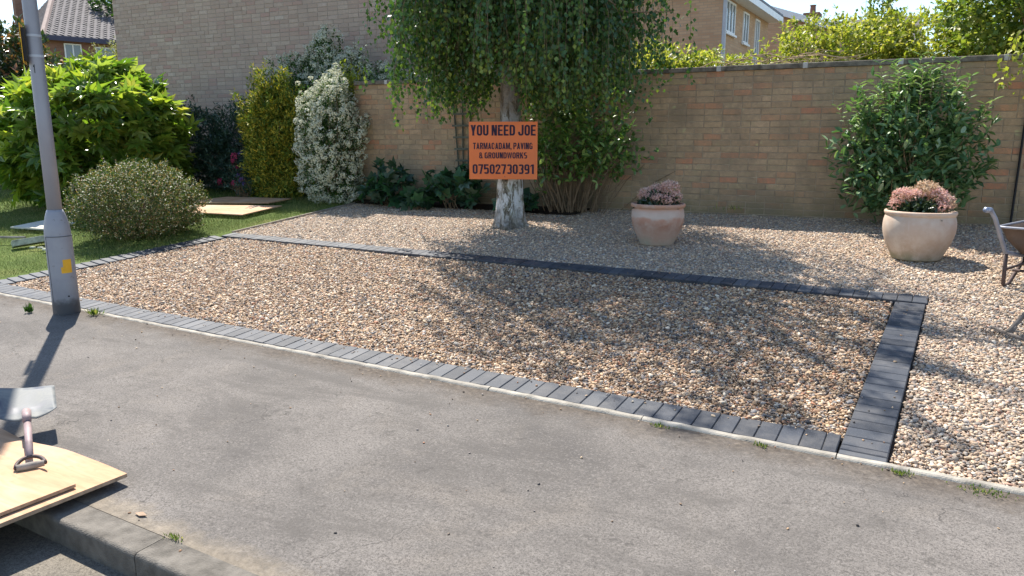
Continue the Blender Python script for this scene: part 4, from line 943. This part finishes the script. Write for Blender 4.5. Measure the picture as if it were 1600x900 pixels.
# ------------------------------------------------------------------ sign fixed to the trunk
sx, sy, sz = -4.52, 4.16, .925; srz = R(26)
t = thing('advertising_sign', 'square orange sign with dark lettering fixed to the birch trunk', 'sign', (sx, sy, sz), srz)
SW, SH = .805, .665
def bow(x, z): return .016 * (x / .4) ** 2 * (.4 + z) - .006 * math.sin(z * 7 + x * 3)
nb = 16; V = [(-SW / 2 + SW * i / nb, yy_ + bow(-SW / 2 + SW * i / nb, SH * j / nb), SH * j / nb) for yy_ in (-.003, .003) for j in range(nb + 1) for i in range(nb + 1)]
n1 = nb + 1; o2 = n1 * n1; F = []
for j in range(nb):
    for i in range(nb): a_ = j * n1 + i; F += [(a_, a_ + 1, a_ + 1 + n1, a_ + n1), (a_ + o2, a_ + n1 + o2, a_ + 1 + n1 + o2, a_ + 1 + o2)]
for i in range(nb): F += [(i, i + o2, i + 1 + o2, i + 1), (nb * n1 + i, nb * n1 + i + 1, nb * n1 + i + 1 + o2, nb * n1 + i + o2), (i * n1, (i + 1) * n1, (i + 1) * n1 + o2, i * n1 + o2), (i * n1 + nb, i * n1 + nb + o2, (i + 1) * n1 + nb + o2, (i + 1) * n1 + nb)]
obj('board', np_mesh('board', V, F, M_orange), t)
MB().tube([(-.05, .0, .60), (-.05, -.006, .60)], .006, 8).tube([(.02, 0, .03), (.02, -.006, .03)], .005, 8).obj('fixing', M_dirty, t)
# heavy condensed block capitals: strokes of width T on a cell of width W and height 1
T_, W_ = .20, .56
def rring(x0, x1, y0, y1, t, r, a=0.0, b=1.0):
    "piece a..b (fraction, anticlockwise from the right-hand middle) of a rounded rectangular ring, as quads"
    def path(x0, x1, y0, y1, r, n=5):
        r = max(.02, min(r, (x1 - x0) / 2, (y1 - y0) / 2)); P = [(x1, (y0 + y1) / 2)]
        for cx, cy, q0 in ((x1 - r, y1 - r, 0), (x0 + r, y1 - r, 90), (x0 + r, y0 + r, 180), (x1 - r, y0 + r, 270)):
            P += [(cx + r * math.cos(R(q0 + 90 * k / n)), cy + r * math.sin(R(q0 + 90 * k / n))) for k in range(n + 1)]
            if q0 == 0: P.append(((x0 + x1) / 2, y1))
            if q0 == 90: P.append((x0, (y0 + y1) / 2))
            if q0 == 180: P.append(((x0 + x1) / 2, y0))
        return P + [(x1, (y0 + y1) / 2)]
    O = path(x0, x1, y0, y1, r); I = path(x0 + t, x1 - t, y0 + t * .8, y1 - t * .8, r - t * .75); n = len(O) - 1
    return [(O[k], O[k + 1], I[k + 1], I[k]) for k in range(n) if a - 1e-6 <= k / n and (k + 1) / n <= b + 1e-6]
def bar(x0, x1, y0, y1): return [((x0, y0), (x1, y0), (x1, y1), (x0, y1))]
def glyph(c, W=W_, T=T_):
    L, RR = bar(0, T, 0, 1), bar(W - T, W, 0, 1); H = .155; m = W / 2
    if c == 'O' or c == '0': return rring(0, W, 0, 1, T, .24), W
    if c == 'D': return L + rring(-W * .35, W, 0, 1, T, .26, .0, .30) + rring(-W * .35, W, 0, 1, T, .26, .72, 1) + bar(T, W * .45, 1 - H, 1) + bar(T, W * .45, 0, H), W
    if c == 'U': return bar(0, T, .3, 1) + bar(W - T, W, .3, 1) + rring(0, W, 0, .9, T, .24, .49, 1), W
    if c == 'J': return bar(W - T, W, .3, 1) + rring(0, W, 0, .72, T, .22, .49, 1), W
    if c == 'E': return L + bar(T, W * .9, 1 - H, 1) + bar(T, W * .84, .43, .57) + bar(T, W * .9, 0, H), W * .92
    if c == 'N': return L + RR + [((T * .4, 1), (T * 1.3, 1), (W - T * .4, 0), (W - T * 1.3, 0))], W
    if c == 'M': w = W * 1.3; return bar(0, T * .9, 0, 1) + bar(w - T * .9, w, 0, 1) + [((T * .3, 1), (T * 1.2, 1), (w / 2 + .06, .0), (w / 2 - .06, .0)), ((w - T * .3, 1), (w - T * 1.2, 1), (w / 2 - .06, .0), (w / 2 + .06, .0))], w
    if c == 'W': w = W * 1.45; return [((0, 1), (T * .9, 1), (w * .30, 0), (w * .17, 0)), ((w * .42, 1), (w * .56, 1), (w * .34, 0), (w * .20, 0)), ((w * .44, 1), (w * .58, 1), (w * .80, 0), (w * .66, 0)), ((w, 1), (w - T * .9, 1), (w * .70, 0), (w * .83, 0))], w
    if c == 'Y': return [((0, 1), (T * 1.1, 1), (m + T * .5, .36), (m - T * .5, .36)), ((W, 1), (W - T * 1.1, 1), (m - T * .5, .36), (m + T * .5, .36))] + bar(m - T * .5, m + T * .5, 0, .42), W
    if c == 'V': return [((0, 1), (T, 1), (m + T * .5, 0), (m - T * .5, 0)), ((W, 1), (W - T, 1), (m - T * .5, 0), (m + T * .5, 0))], W
    if c == 'A': return [((0, 0), (T * .95, 0), (m + T * .45, 1), (m - T * .45, 1)), ((W, 0), (W - T * .95, 0), (m - T * .45, 1), (m + T * .45, 1))] + bar(T * .9, W - T * .9, .17, .31), W
    if c == 'T': return bar(0, W * .95, 1 - H, 1) + bar(m - T * .55, m + T * .45, 0, 1 - H), W * .95
    if c == 'R': return L + rring(-W * .3, W, .44, 1, T, .2, .0, .3) + rring(-W * .3, W, .44, 1, T, .2, .72, 1) + bar(T, W * .5, 1 - H, 1) + bar(T, W * .5, .44, .57) + [((W * .45, .46), (W * .45 + T, .46), (W, 0), (W - T, 0))], W
    if c == 'P': return L + rring(-W * .3, W, .40, 1, T, .2, .0, .3) + rring(-W * .3, W, .40, 1, T, .2, .72, 1) + bar(T, W * .5, 1 - H, 1) + bar(T, W * .5, .40, .54), W
    if c == 'C': return rring(0, W, 0, 1, T, .24, .10, .90) + bar(W - T, W, .62, .74) + bar(W - T, W, .26, .38), W
    if c == 'G': return rring(0, W, 0, 1, T, .24, .10, .90) + bar(W - T, W, .64, .74) + bar(W - T, W, .05, .50) + bar(m, W - T, .38, .50), W
    if c == 'I': return bar(0, T, 0, 1), T
    if c == 'K': return L + [((T, .35), (T, .55), (W - T * 1.05, 1), (W, 1)), ((T * 1.1, .55), (T * 1.9, .70), (W, 0), (W - T * 1.1, 0))], W
    if c == 'S': return rring(0, W, .44, 1, T, .2, .08, .78) + rring(0, W, 0, .585, T, .2, .58, 1) + rring(0, W, 0, .585, T, .2, 0, .28), W
    if c == '&': return rring(.04, W * .82, .48, 1, T * .8, .18) + rring(0, W * .9, 0, .58, T * .9, .2) + [((W * .35, .6), (W * .55, .66), (W * 1.15, .04), (W * .95, 0))], W * 1.1
    if c == ',': return bar(0, T, 0, .17) + [((T * .4, 0), (T, 0), (T * .5, -.16), (T * .1, -.16))], T
    if c == '7': return bar(0, W * .95, 1 - H, 1) + [((W * .95, 1 - H), (W * .95 - T, 1 - H), (W * .22, 0), (W * .22 + T, 0))], W * .95
    if c == '5': return bar(0, W * .92, 1 - H, 1) + bar(0, T, .46, 1 - H) + rring(0, W, 0, .66, T, .2, .56, 1) + rring(0, W, 0, .66, T, .2, 0, .42), W
    if c == '2': return rring(0, W, .40, 1, T, .2, 0, .52) + [((W, .72), (W - T, .70), (.0, .10), (T * .9, .14))] + bar(0, W, 0, H), W
    if c == '3': return rring(0, W, .44, 1, T, .2, 0, .44) + rring(0, W, .44, 1, T, .2, .74, 1) + rring(0, W, 0, .575, T, .2, 0, .26) + rring(0, W, 0, .575, T, .2, .56, 1), W
    if c == '9': return rring(0, W, .36, 1, T, .2) + bar(W - T, W, .25, .66) + rring(0, W, 0, .7, T, .2, .60, 1), W
    if c == '1': return bar(W * .34, W * .34 + T * 1.05, 0, 1) + [((W * .34, 1), (W * .34, .84), (0, .70), (0, .84))], W * .34 + T * 1.05
    return [], W * .42
def text(s, width, height, cx, zb):
    x = 0; Q = []
    for c in s:
        q, w_ = glyph(c); Q += [[(a + x, b_) for a, b_ in f] for f in q]; x += w_ + (.085 if c != ' ' else 0)
    x -= .085; b = MB()
    for k, f in enumerate(Q):
        yv = -.0045 - .00003 * (k % 12); pts = [((a / x - .5) * width + cx, yv + bow((a / x - .5) * width + cx, zb + b_ * height), zb + b_ * height) for a, b_ in f]
        ar = sum(pts[i][0] * pts[(i + 1) % 4][2] - pts[(i + 1) % 4][0] * pts[i][2] for i in range(4))
        b.add(pts if ar > 0 else pts[::-1], [(0, 1, 2, 3)])
    return b.obj('lettering', M_ink, t)
text('YOU NEED JOE', .765, .122, 0, .506)
text('TARMACADAM, PAVING', .70, .074, -.005, .350)
text('& GROUNDWORKS', .565, .070, .0, .243)
text('07502730391', .725, .112, 0, .063)

# ------------------------------------------------------------------ lamp column
px_, py_ = -6.15, -.135
t = thing('lamp_post', 'grey steel street lamp column with a yellow sticker rising beside the pavement', 'lamp post', (px_, py_, -.01))
MB().lathe([(.0, -.2), (.100, -.2), (.100, .0), (.0985, .10), (.0955, .60), (.095, .66), (.094, .68), (.090, .72), (.083, .76), (.074, .80), (.064, .832), (.056, .85), (.0, .85)], 40).obj('base_compartment', M_postbase, t, smooth=True)
b = MB().lathe([(.0, .84), (.0535, .84), (.052, 1.6), (.049, 3.0), (.046, 5.0), (.043, 5.9), (.0, 5.9)], 28); b.obj('shaft', M_galv, t, smooth=True)
dj = MB()
ca = math.atan2(-3.46 - py_, 0 - px_)      # towards the camera
def arc(r0, r1, a0, a1, z0, z1, n=14):
    V = []; F = []
    for i in range(n + 1):
        q = a0 + (a1 - a0) * i / n
        for r_ in (r0, r1):
            for z in (z0, z1): V.append((r_ * math.cos(q), r_ * math.sin(q), z))
    for i in range(n):
        k = i * 4; F += [(k + 2, k + 3, k + 7, k + 6), (k, k + 4, k + 5, k + 1), (k + 1, k + 5, k + 7, k + 3), (k, k + 2, k + 6, k + 4)]
    return V, F + [(0, 1, 3, 2), (n * 4, n * 4 + 2, n * 4 + 3, n * 4 + 1)]
V, F = arc(.090, .0985, ca - R(58), ca + R(95), .11, .635); MB().add(V, F).obj('door', M_postbase, t)
V, F = arc(.090, .0992, ca - R(60), ca + R(97), .637, .643); dj.add(V, F); V, F = arc(.090, .1003, ca - R(61), ca - R(58.5), .10, .64); dj.add(V, F)
dj.obj('door_gap', M_dirty, t)
V, F = arc(.0975, .0994, ca + R(6), ca + R(44), .345, .455, 8); b = MB().add(V, F)
V, F = arc(.0975, .0993, ca - R(3), ca + R(5.9), .345, .395, 4); b.add(V, F); b.obj('sticker', M_yellow, t)
q = ca + R(15); MB().tube([(.095 * math.cos(q), .095 * math.sin(q), .155), (.1015 * math.cos(q), .1015 * math.sin(q), .155)], .007, 10).obj('lock', M_black, t)
for z in (2.02, 2.17):
    V, F = arc(.048, .0535, -math.pi, math.pi - .01, z, z + .018, 28); MB().add(V, F).obj('strap', M_pipe, t)
# small sign seen edge on, carried on the side away from the road
q = ca - R(95)
M = Matrix.Rotation(q, 4, 'Z')
MB().box(.055, .075, -.075, .075, 1.99, 2.23, M=M).obj('sign_backing', M_black, t)
MB().box(.075, .079, -.09, .09, 1.97, 2.26, M=M).obj('sign_plate', M_yellow, t)
V, F = arc(.0512, .0520, ca - R(26), ca - R(20), 1.90, 1.965, 3); b = MB().add(V, F); V, F = arc(.0512, .0520, ca - R(32), ca - R(26), 1.945, 1.957, 3); b.add(V, F); b.obj('number', M_black, t)
MB().tube([(0, 0, 5.85), (.1, -.25, 6.0), (.3, -.75, 6.08)], .03, 8).obj('arm', M_galv, t)
MB().box(.20, .44, -1.35, -.72, 6.02, 6.14, .03).obj('lantern', M_galv, t)

# ------------------------------------------------------------------ plywood boards and shovel, lower left
def wavy_board(name, x0, x1, y0, y1, z, th, wav, parent=None, tilt=0.0, rc=.0):
    n = 26; V = []; top = []; 
    edge = [(x1, y0 + (y1 - y0) * i / 3) for i in range(3)]
    for i in range(n + 1):
        f = i / n; x = x1 + (x0 - x1) * f; y = y1 + wav * (math.sin(f * 9.0) * .5 + math.sin(f * 21 + 1) * .18) * min(1, f * 6)
        edge.append((x, y))
    edge += [(x0, y0)]
    k = len(edge); zz = lambda y: z + tilt * (y - y1)
    V = [(x, y, zz(y) + th) for x, y in edge] + [(x, y, zz(y)) for x, y in edge]
    F = [tuple(range(k)), tuple(range(2 * k - 1, k - 1, -1))] + [(i, (i + 1) % k, (i + 1) % k + k, i + k)[::-1] for i in range(k)]
    me = np_mesh(name, V, F, [M_ply, M_plyedge]); me.polygons.foreach_set('material_index', np.array([0, 0] + [1] * k, np.int32))
    return obj(name, me)
o = wavy_board('plywood_sheet', -4.45, -2.885, -3.0, -1.735, -.012, .016, .035, tilt=-.012)
tag(o, 'large sunlit plywood sheet lying across the kerb with a wavy far edge', 'board')
o = wavy_board('plywood_offcut', -4.2, -2.93, -3.2, -1.925, .012, .014, .004, tilt=-.012)
tag(o, 'smaller plywood piece lying on the larger sheet beneath the shovel handle', 'board')
# blocks that carry the road end of the sheet
for i, (xx_, lab) in enumerate([(-3.3, 'short timber block on the road propping the plywood, nearer the lamp'), (-4.2, 'short timber block on the road propping the outer end of the plywood')]):
    tag(MB().box(xx_ - .1, xx_ + .1, -2.95, -2.8, -.145, -.003, .003).obj('timber_block', M_wood), lab, 'block')

g0 = Vector((-3.235, -1.938, .040)); s0 = Vector((-3.69, -1.71, .100)); ax_ = (s0 - g0); ax_.z = 0; ax_.normalize()
sd_ = Vector((-ax_.y, ax_.x, 0))
t = thing('shovel', 'square mouthed steel shovel lying on the plywood with its D handle towards the road', 'shovel', tuple(g0), 0)
L_ = lambda p: tuple(p - g0)
MB().tube([L_(g0 + ax_ * .075 + Vector((0, 0, .012))), L_(g0 + ax_ * .3 + Vector((0, 0, .035))), L_(s0 + Vector((0, 0, .012)))], [.0145, .0155, .0165], 14).obj('shaft', M_handle, t, smooth=True)
MB().tube([L_(s0 - ax_ * .10 + Vector((0, 0, .008))), L_(s0 + ax_ * .015 + Vector((0, 0, .014)))], [.0185, .020], 14).obj('socket', M_handle, t, smooth=True)
MB().tube([L_(g0 - sd_ * .050), L_(g0 - sd_ * .018), L_(g0 + sd_ * .018), L_(g0 + sd_ * .050)], [.013, .0155, .0155, .013], 14).obj('grip', M_wood, t, smooth=True)
yk = [g0 + sd_ * (.053 * math.cos(q)) + ax_ * (.078 * math.sin(q)) + Vector((0, 0, .012 * math.sin(q))) for q in [math.pi * k / 12 for k in range(13)]]
MB().tube([L_(p) for p in yk], .0085, 8).obj('yoke', M_rust, t, smooth=True)
# blade: a dished plate, rising away from the heel
nx, ny = 15, 12; V = []
bl_dir = (ax_ * math.cos(R(17)) + Vector((0, 0, math.sin(R(17))))).normalized(); bn = sd_.cross(bl_dir); bn = bn if bn.z > 0 else -bn
heel = s0 + ax_ * .0 + Vector((0, 0, -.02))
for lay in (0, 1):
    for j in range(ny):
        for i in range(nx):
            u = -1 + 2 * i / (nx - 1); v = j / (ny - 1)
            yoff = .035 * (1 - v) ** 3 * (abs(u) ** 3) * -1 + .012 * (1 - v) * (1 - abs(u))
            h = .004 * u ** 4 * (1 - v) + .010 * max(0, .25 - v) * 4 * (abs(u) > .0) * (.3 + .7 * abs(u)) - .004 * math.cos(u * 3.1)
            hump = .022 * math.exp(-(u / .16) ** 2) * max(0, 1 - v * 2.2)
            p = heel + sd_ * (u * (.125 + .004 * v)) + bl_dir * (v * .285 - yoff) + bn * (h + hump - lay * .0022)
            V.append(p - g0 + Vector((0, 0, .016 * u * v)))
F = []
for j in range(ny - 1):
    for i in range(nx - 1):
        a_ = j * nx + i; F.append((a_, a_ + 1, a_ + 1 + nx, a_ + nx)); o2 = nx * ny; F.append((a_ + o2, a_ + nx + o2, a_ + 1 + nx + o2, a_ + 1 + o2))
o2 = nx * ny
for i in range(nx - 1): F += [(i, i + o2, i + 1 + o2, i + 1), ((ny - 1) * nx + i, (ny - 1) * nx + i + 1, (ny - 1) * nx + i + 1 + o2, (ny - 1) * nx + i + o2)]
for j in range(ny - 1): F += [(j * nx, (j + 1) * nx, (j + 1) * nx + o2, j * nx + o2), (j * nx + nx - 1, j * nx + nx - 1 + o2, (j + 1) * nx + nx - 1 + o2, (j + 1) * nx + nx - 1)]
obj('blade', np_mesh('blade', [tuple(v) for v in V], F, M_steel, True), t)

# plywood pieces and timber on the lawn
def slab(name, pts, z, th, mat, label, cat, group=None):
    n = len(pts); V = [(x, y, z + gz(y) + th) for x, y in pts] + [(x, y, z + gz(y)) for x, y in pts]
    F = [tuple(range(n)), tuple(range(2 * n - 1, n - 1, -1))] + [(i, i + n, (i + 1) % n + n, (i + 1) % n) for i in range(n)]
    me = np_mesh(name, V, F, [mat, M_plyedge] if mat == M_ply else [mat]); me.validate()
    bmn = obj(name, me); return tag(bmn, label, cat, group)
slab('plywood_sheet', [(-10.65, 4.22), (-9.05, 4.66), (-9.02, 5.10), (-10.35, 4.95)][::1], .035, .015, M_ply, 'pale plywood sheet on the lawn farther from the bush, mostly in shade', 'board', 'plywood on the lawn')
slab('plywood_sheet', [(-10.1, 3.60), (-8.55, 3.72), (-8.62, 4.52), (-10.3, 4.12)], .030, .015, M_ply, 'sunlit plywood sheet on the lawn touching the right side of the rounded bush', 'board', 'plywood on the lawn')
slab('white_board', [(-11.1, 1.92), (-10.35, 2.0), (-10.45, 2.45), (-11.2, 2.50)], .03, .02, M_whiteboard, 'whitish flat board lying on the lawn behind the lamp post', 'board')
o = bevel(MB().box(-.075, .075, 0, .62, 0, .075).obj('timber_sleeper', M_mosswood, loc=(-9.66, 1.22, gz(1.2) + .012), rot=(R(6), R(-16), R(-20)))); tag(o, 'green stained timber sleeper lying on the lawn behind the lamp post', 'timber')
o = MB().tube([(0, 0, 0), (1.35, .45, .03)], .016, 6).obj('wooden_pole', M_wood, loc=(-11.2, 1.02, .16)); tag(o, 'thin wooden pole lying on the grass left of the sleeper', 'pole')
b = MB(); r = np.random.default_rng(9)
for k in range(9): b.box(-.02, .02 + r.uniform(0, .02), -.015, .015, 0, .018, .004, M=Matrix.Translation((r.uniform(-.22, .22), r.uniform(-.08, .1), 0)) @ Matrix.Rotation(r.uniform(0, 6), 4, 'Z'))
o = b.obj('rubble', M_mosswood, loc=(-9.15, 1.30, gz(1.3) + .012)); tag(o, 'small bits of rubble and wood on the grass in front of the sleeper', 'rubble')
# low dark wall at the far left behind the fatsia
t = thing('boundary_fence', 'low dark timber boundary fence at the left edge behind the fatsia', 'fence', (-26, 5.6, .42), R(6))
for k in range(9): MB().box(k * .9 - .04, k * .9 + .04, -.04, .04, 0, .95, .01).obj('post', M_wood, t)
for j in range(4): MB().box(-.1, 7.6, -.06, -.045, .06 + j * .21, .06 + j * .21 + .19).obj('board', M_dirty, t)

# ------------------------------------------------------------------ wheelbarrow and rake at the right edge
lat = Vector((.94, -.35, 0)).normalized(); fwd = Vector((-lat.y, lat.x, 0)); org = Vector((.495, 3.44, .285)) + lat * .27
t = thing('wheelbarrow', 'grey builder\'s wheelbarrow cut off by the right edge of the photo', 'wheelbarrow', tuple(org), math.atan2(lat.y, lat.x))
# local: x lateral, y forward (wheel), z up
for s in (-1, 1):
    MB().tube([(s * .30, -.50, .60), (s * .295, -.44, .595), (s * .285, -.36, .53), (s * .265, -.12, .26), (s * .24, .10, .215), (s * .15, .60, .19), (s * .06, .88, .185)], .016, 12).obj('handle', M_tubeblue, t, smooth=True)
    MB().tube([(s * .30, -.53, .604), (s * .298, -.44, .597)], .020, 12).obj('grip', M_tubeblue, t, smooth=True)
    MB().tube([(s * .265, -.09, .25), (s * .268, -.06, .0), (s * .262, -.02, -.02), (s * .255, .03, .0), (s * .21, .22, .22)], .0145, 10).obj('leg', M_rust, t, smooth=True)
MB().tube([(-.25, .06, .10), (.25, .06, .10)], .011, 8).tube([(-.262, -.05, .12), (-.10, .30, .20)], .011, 8).tube([(.262, -.05, .12), (.10, .30, .20)], .011, 8).obj('brace', M_rust, t, smooth=True)
def ring(z, x, y0, y1, r_=.10, n=6):
    pts = []
    for cx, cy, a0 in ((x - r_, y0 + r_, -90), (x - r_, y1 - r_, 0), (-x + r_, y1 - r_, 90), (-x + r_, y0 + r_, 180)):
        for k in range(n + 1): q = R(a0 + 90 * k / n); pts.append((cx + r_ * math.cos(q), cy + r_ * math.sin(q), z))
    return pts
rings = [ring(.430, .385, .02, .86, .07), ring(.425, .375, .03, .85, .07), ring(.33, .325, .04, .76, .07), ring(.235, .235, .05, .60, .09), ring(.225, .20, .09, .55, .08)]
inner = [[(x * .985, y * .985 + .005, z + .006) for x, y, z in rg] for rg in rings]
V = sum(rings, []); n = len(rings[0]); F = []
for j in range(4):
    for i in range(n): F.append((j * n + i, j * n + (i + 1) % n, (j + 1) * n + (i + 1) % n, (j + 1) * n + i))
F.append(tuple(4 * n + i for i in range(n)))
o = obj('tray', np_mesh('tray', V, F, M_tray, True), t); md = o.modifiers.new('sheet', 'SOLIDIFY'); md.thickness = .003
b = MB(); b.tube(ring(.432, .386, .018, .862, .07) + ring(.432, .386, .018, .862, .07)[:1], .0095, 8, False).obj('rim', M_galv, t, smooth=True)
wl = MB(); V = []
n1, n2 = 28, 10
for i in range(n1):
    for j in range(n2):
        a_, c_ = 2 * math.pi * i / n1, 2 * math.pi * j / n2; rr_ = .155 + .038 * math.cos(c_); V.append((.038 * math.sin(c_), 1.0 + rr_ * math.cos(a_), .17 + rr_ * math.sin(a_)))
wh = obj('wheel', np_mesh('wheel', V, [(i * n2 + j, ((i + 1) % n1) * n2 + j, ((i + 1) % n1) * n2 + (j + 1) % n2, i * n2 + (j + 1) % n2) for i in range(n1) for j in range(n2)], M_rubber, True), t)
MB().tube([(-.03, 1.0, .17), (.03, 1.0, .17)], .12, 20).tube([(-.08, 1.0, .17), (.08, 1.0, .17)], .012, 8).obj('rim', M_galv, wh)

h0 = Vector((.445, 2.06, .185)); h1 = Vector((.95, 3.28, .62))
M_rake = plain('grimy grey tool wood', (.16, .135, .115), .8, .2, 0, .35, 14)
t = thing('garden_rake', 'garden rake with pale head resting on the gravel, its wooden handle leaning right', 'rake', tuple(h0))
MB().tube([(0, 0, .01), tuple(h1 - h0)], [.015, .016], 10).obj('handle', M_rake, t, smooth=True)
hd = Vector((.5, -.86, 0)).normalized()
MB().box(-.155, .155, -.009, .009, -.006, .010, .003, M=Matrix.Rotation(math.atan2(hd.y, hd.x), 4, 'Z')).obj('head_bar', M_rake, t)
for k in range(9):
    p = hd * (-.145 + k * .29 / 8); MB().tube([tuple(p + Vector((0, 0, -.003))), tuple(p + Vector((-.035, -.018, .004))), tuple(p + Vector((-.05, -.027, -.025)))], .0038, 5).obj('tine', M_rake, t)
MB().tube([(0, 0, .0), (.035, .07, .03)], .017, 8).obj('socket', M_rake, t)

# ------------------------------------------------------------------ weeds, moss tufts and bits on the pavement
def tuft(label, x, y, n, h, mat, seed, wd=.012, spread=.03, name='weed'):
    r = np.random.default_rng(seed); a = r.uniform(0, 6.28, n); q = r.uniform(.1, .9, n)
    D = np.c_[np.cos(a) * q, np.sin(a) * q, np.ones(n)]; P = np.c_[x + r.normal(size=n) * spread, y + r.normal(size=n) * spread * .5, np.full(n, .025 * y)]
    V, F, k = leaf_arrays(P, D, np.c_[np.cos(a), np.sin(a), np.full(n, .4)], h * r.uniform(.5, 1.1, n), wd * r.uniform(.7, 1.3, n), T_RHOMB)
    o = obj(name, np_mesh(name, V - np.array([x, y, 0]), F, mat, False, np.repeat(r.random(n), k)), None, (x, y, 0)); tag(o, label, 'weed')
tuft('bright green weed sprouting from the tarmac left of the lamp post', -6.42, -.29, 34, .085, M_green, 301, .02, .012)
tuft('grassy weed sprouting at the kerb just right of the lamp post', -5.86, -.085, 46, .075, M_grass, 302, .010, .035)
tuft('moss and grass tuft at the kerb below the end of the block strip', -.04, -.085, 60, .022, M_grass, 303, .006, .022)
tuft('small green tuft at the kerb left of the block strip', -.62, -.082, 50, .020, M_grass, 304, .006, .018)
tuft('low grass tuft at the kerb in the right hand corner of the pavement', .27, -.10, 70, .022, M_grass, 305, .006, .05)
tuft('thin moss tuft at the kerb in front of the shaded blocks', -1.10, -.085, 50, .018, M_grass, 306, .006, .03)
tuft('dry grass tuft growing in the joint between two road kerb stones', -2.33, -1.915, 50, .022, M_grass, 307, .005, .016)
tuft('long dry grass sprouting on the gravel near the foot of the wall', -2.1, 5.25, 24, .09, M_grass, 308, .004, .10)
S.objects['weed.007'].location.z = .45
o = slab('fallen_leaf', [(-2.62, -1.88), (-2.585, -1.885), (-2.56, -1.868), (-2.60, -1.858)], .006, .002, M_plyedge, 'single brown dead leaf lying behind the road kerb', 'leaf')
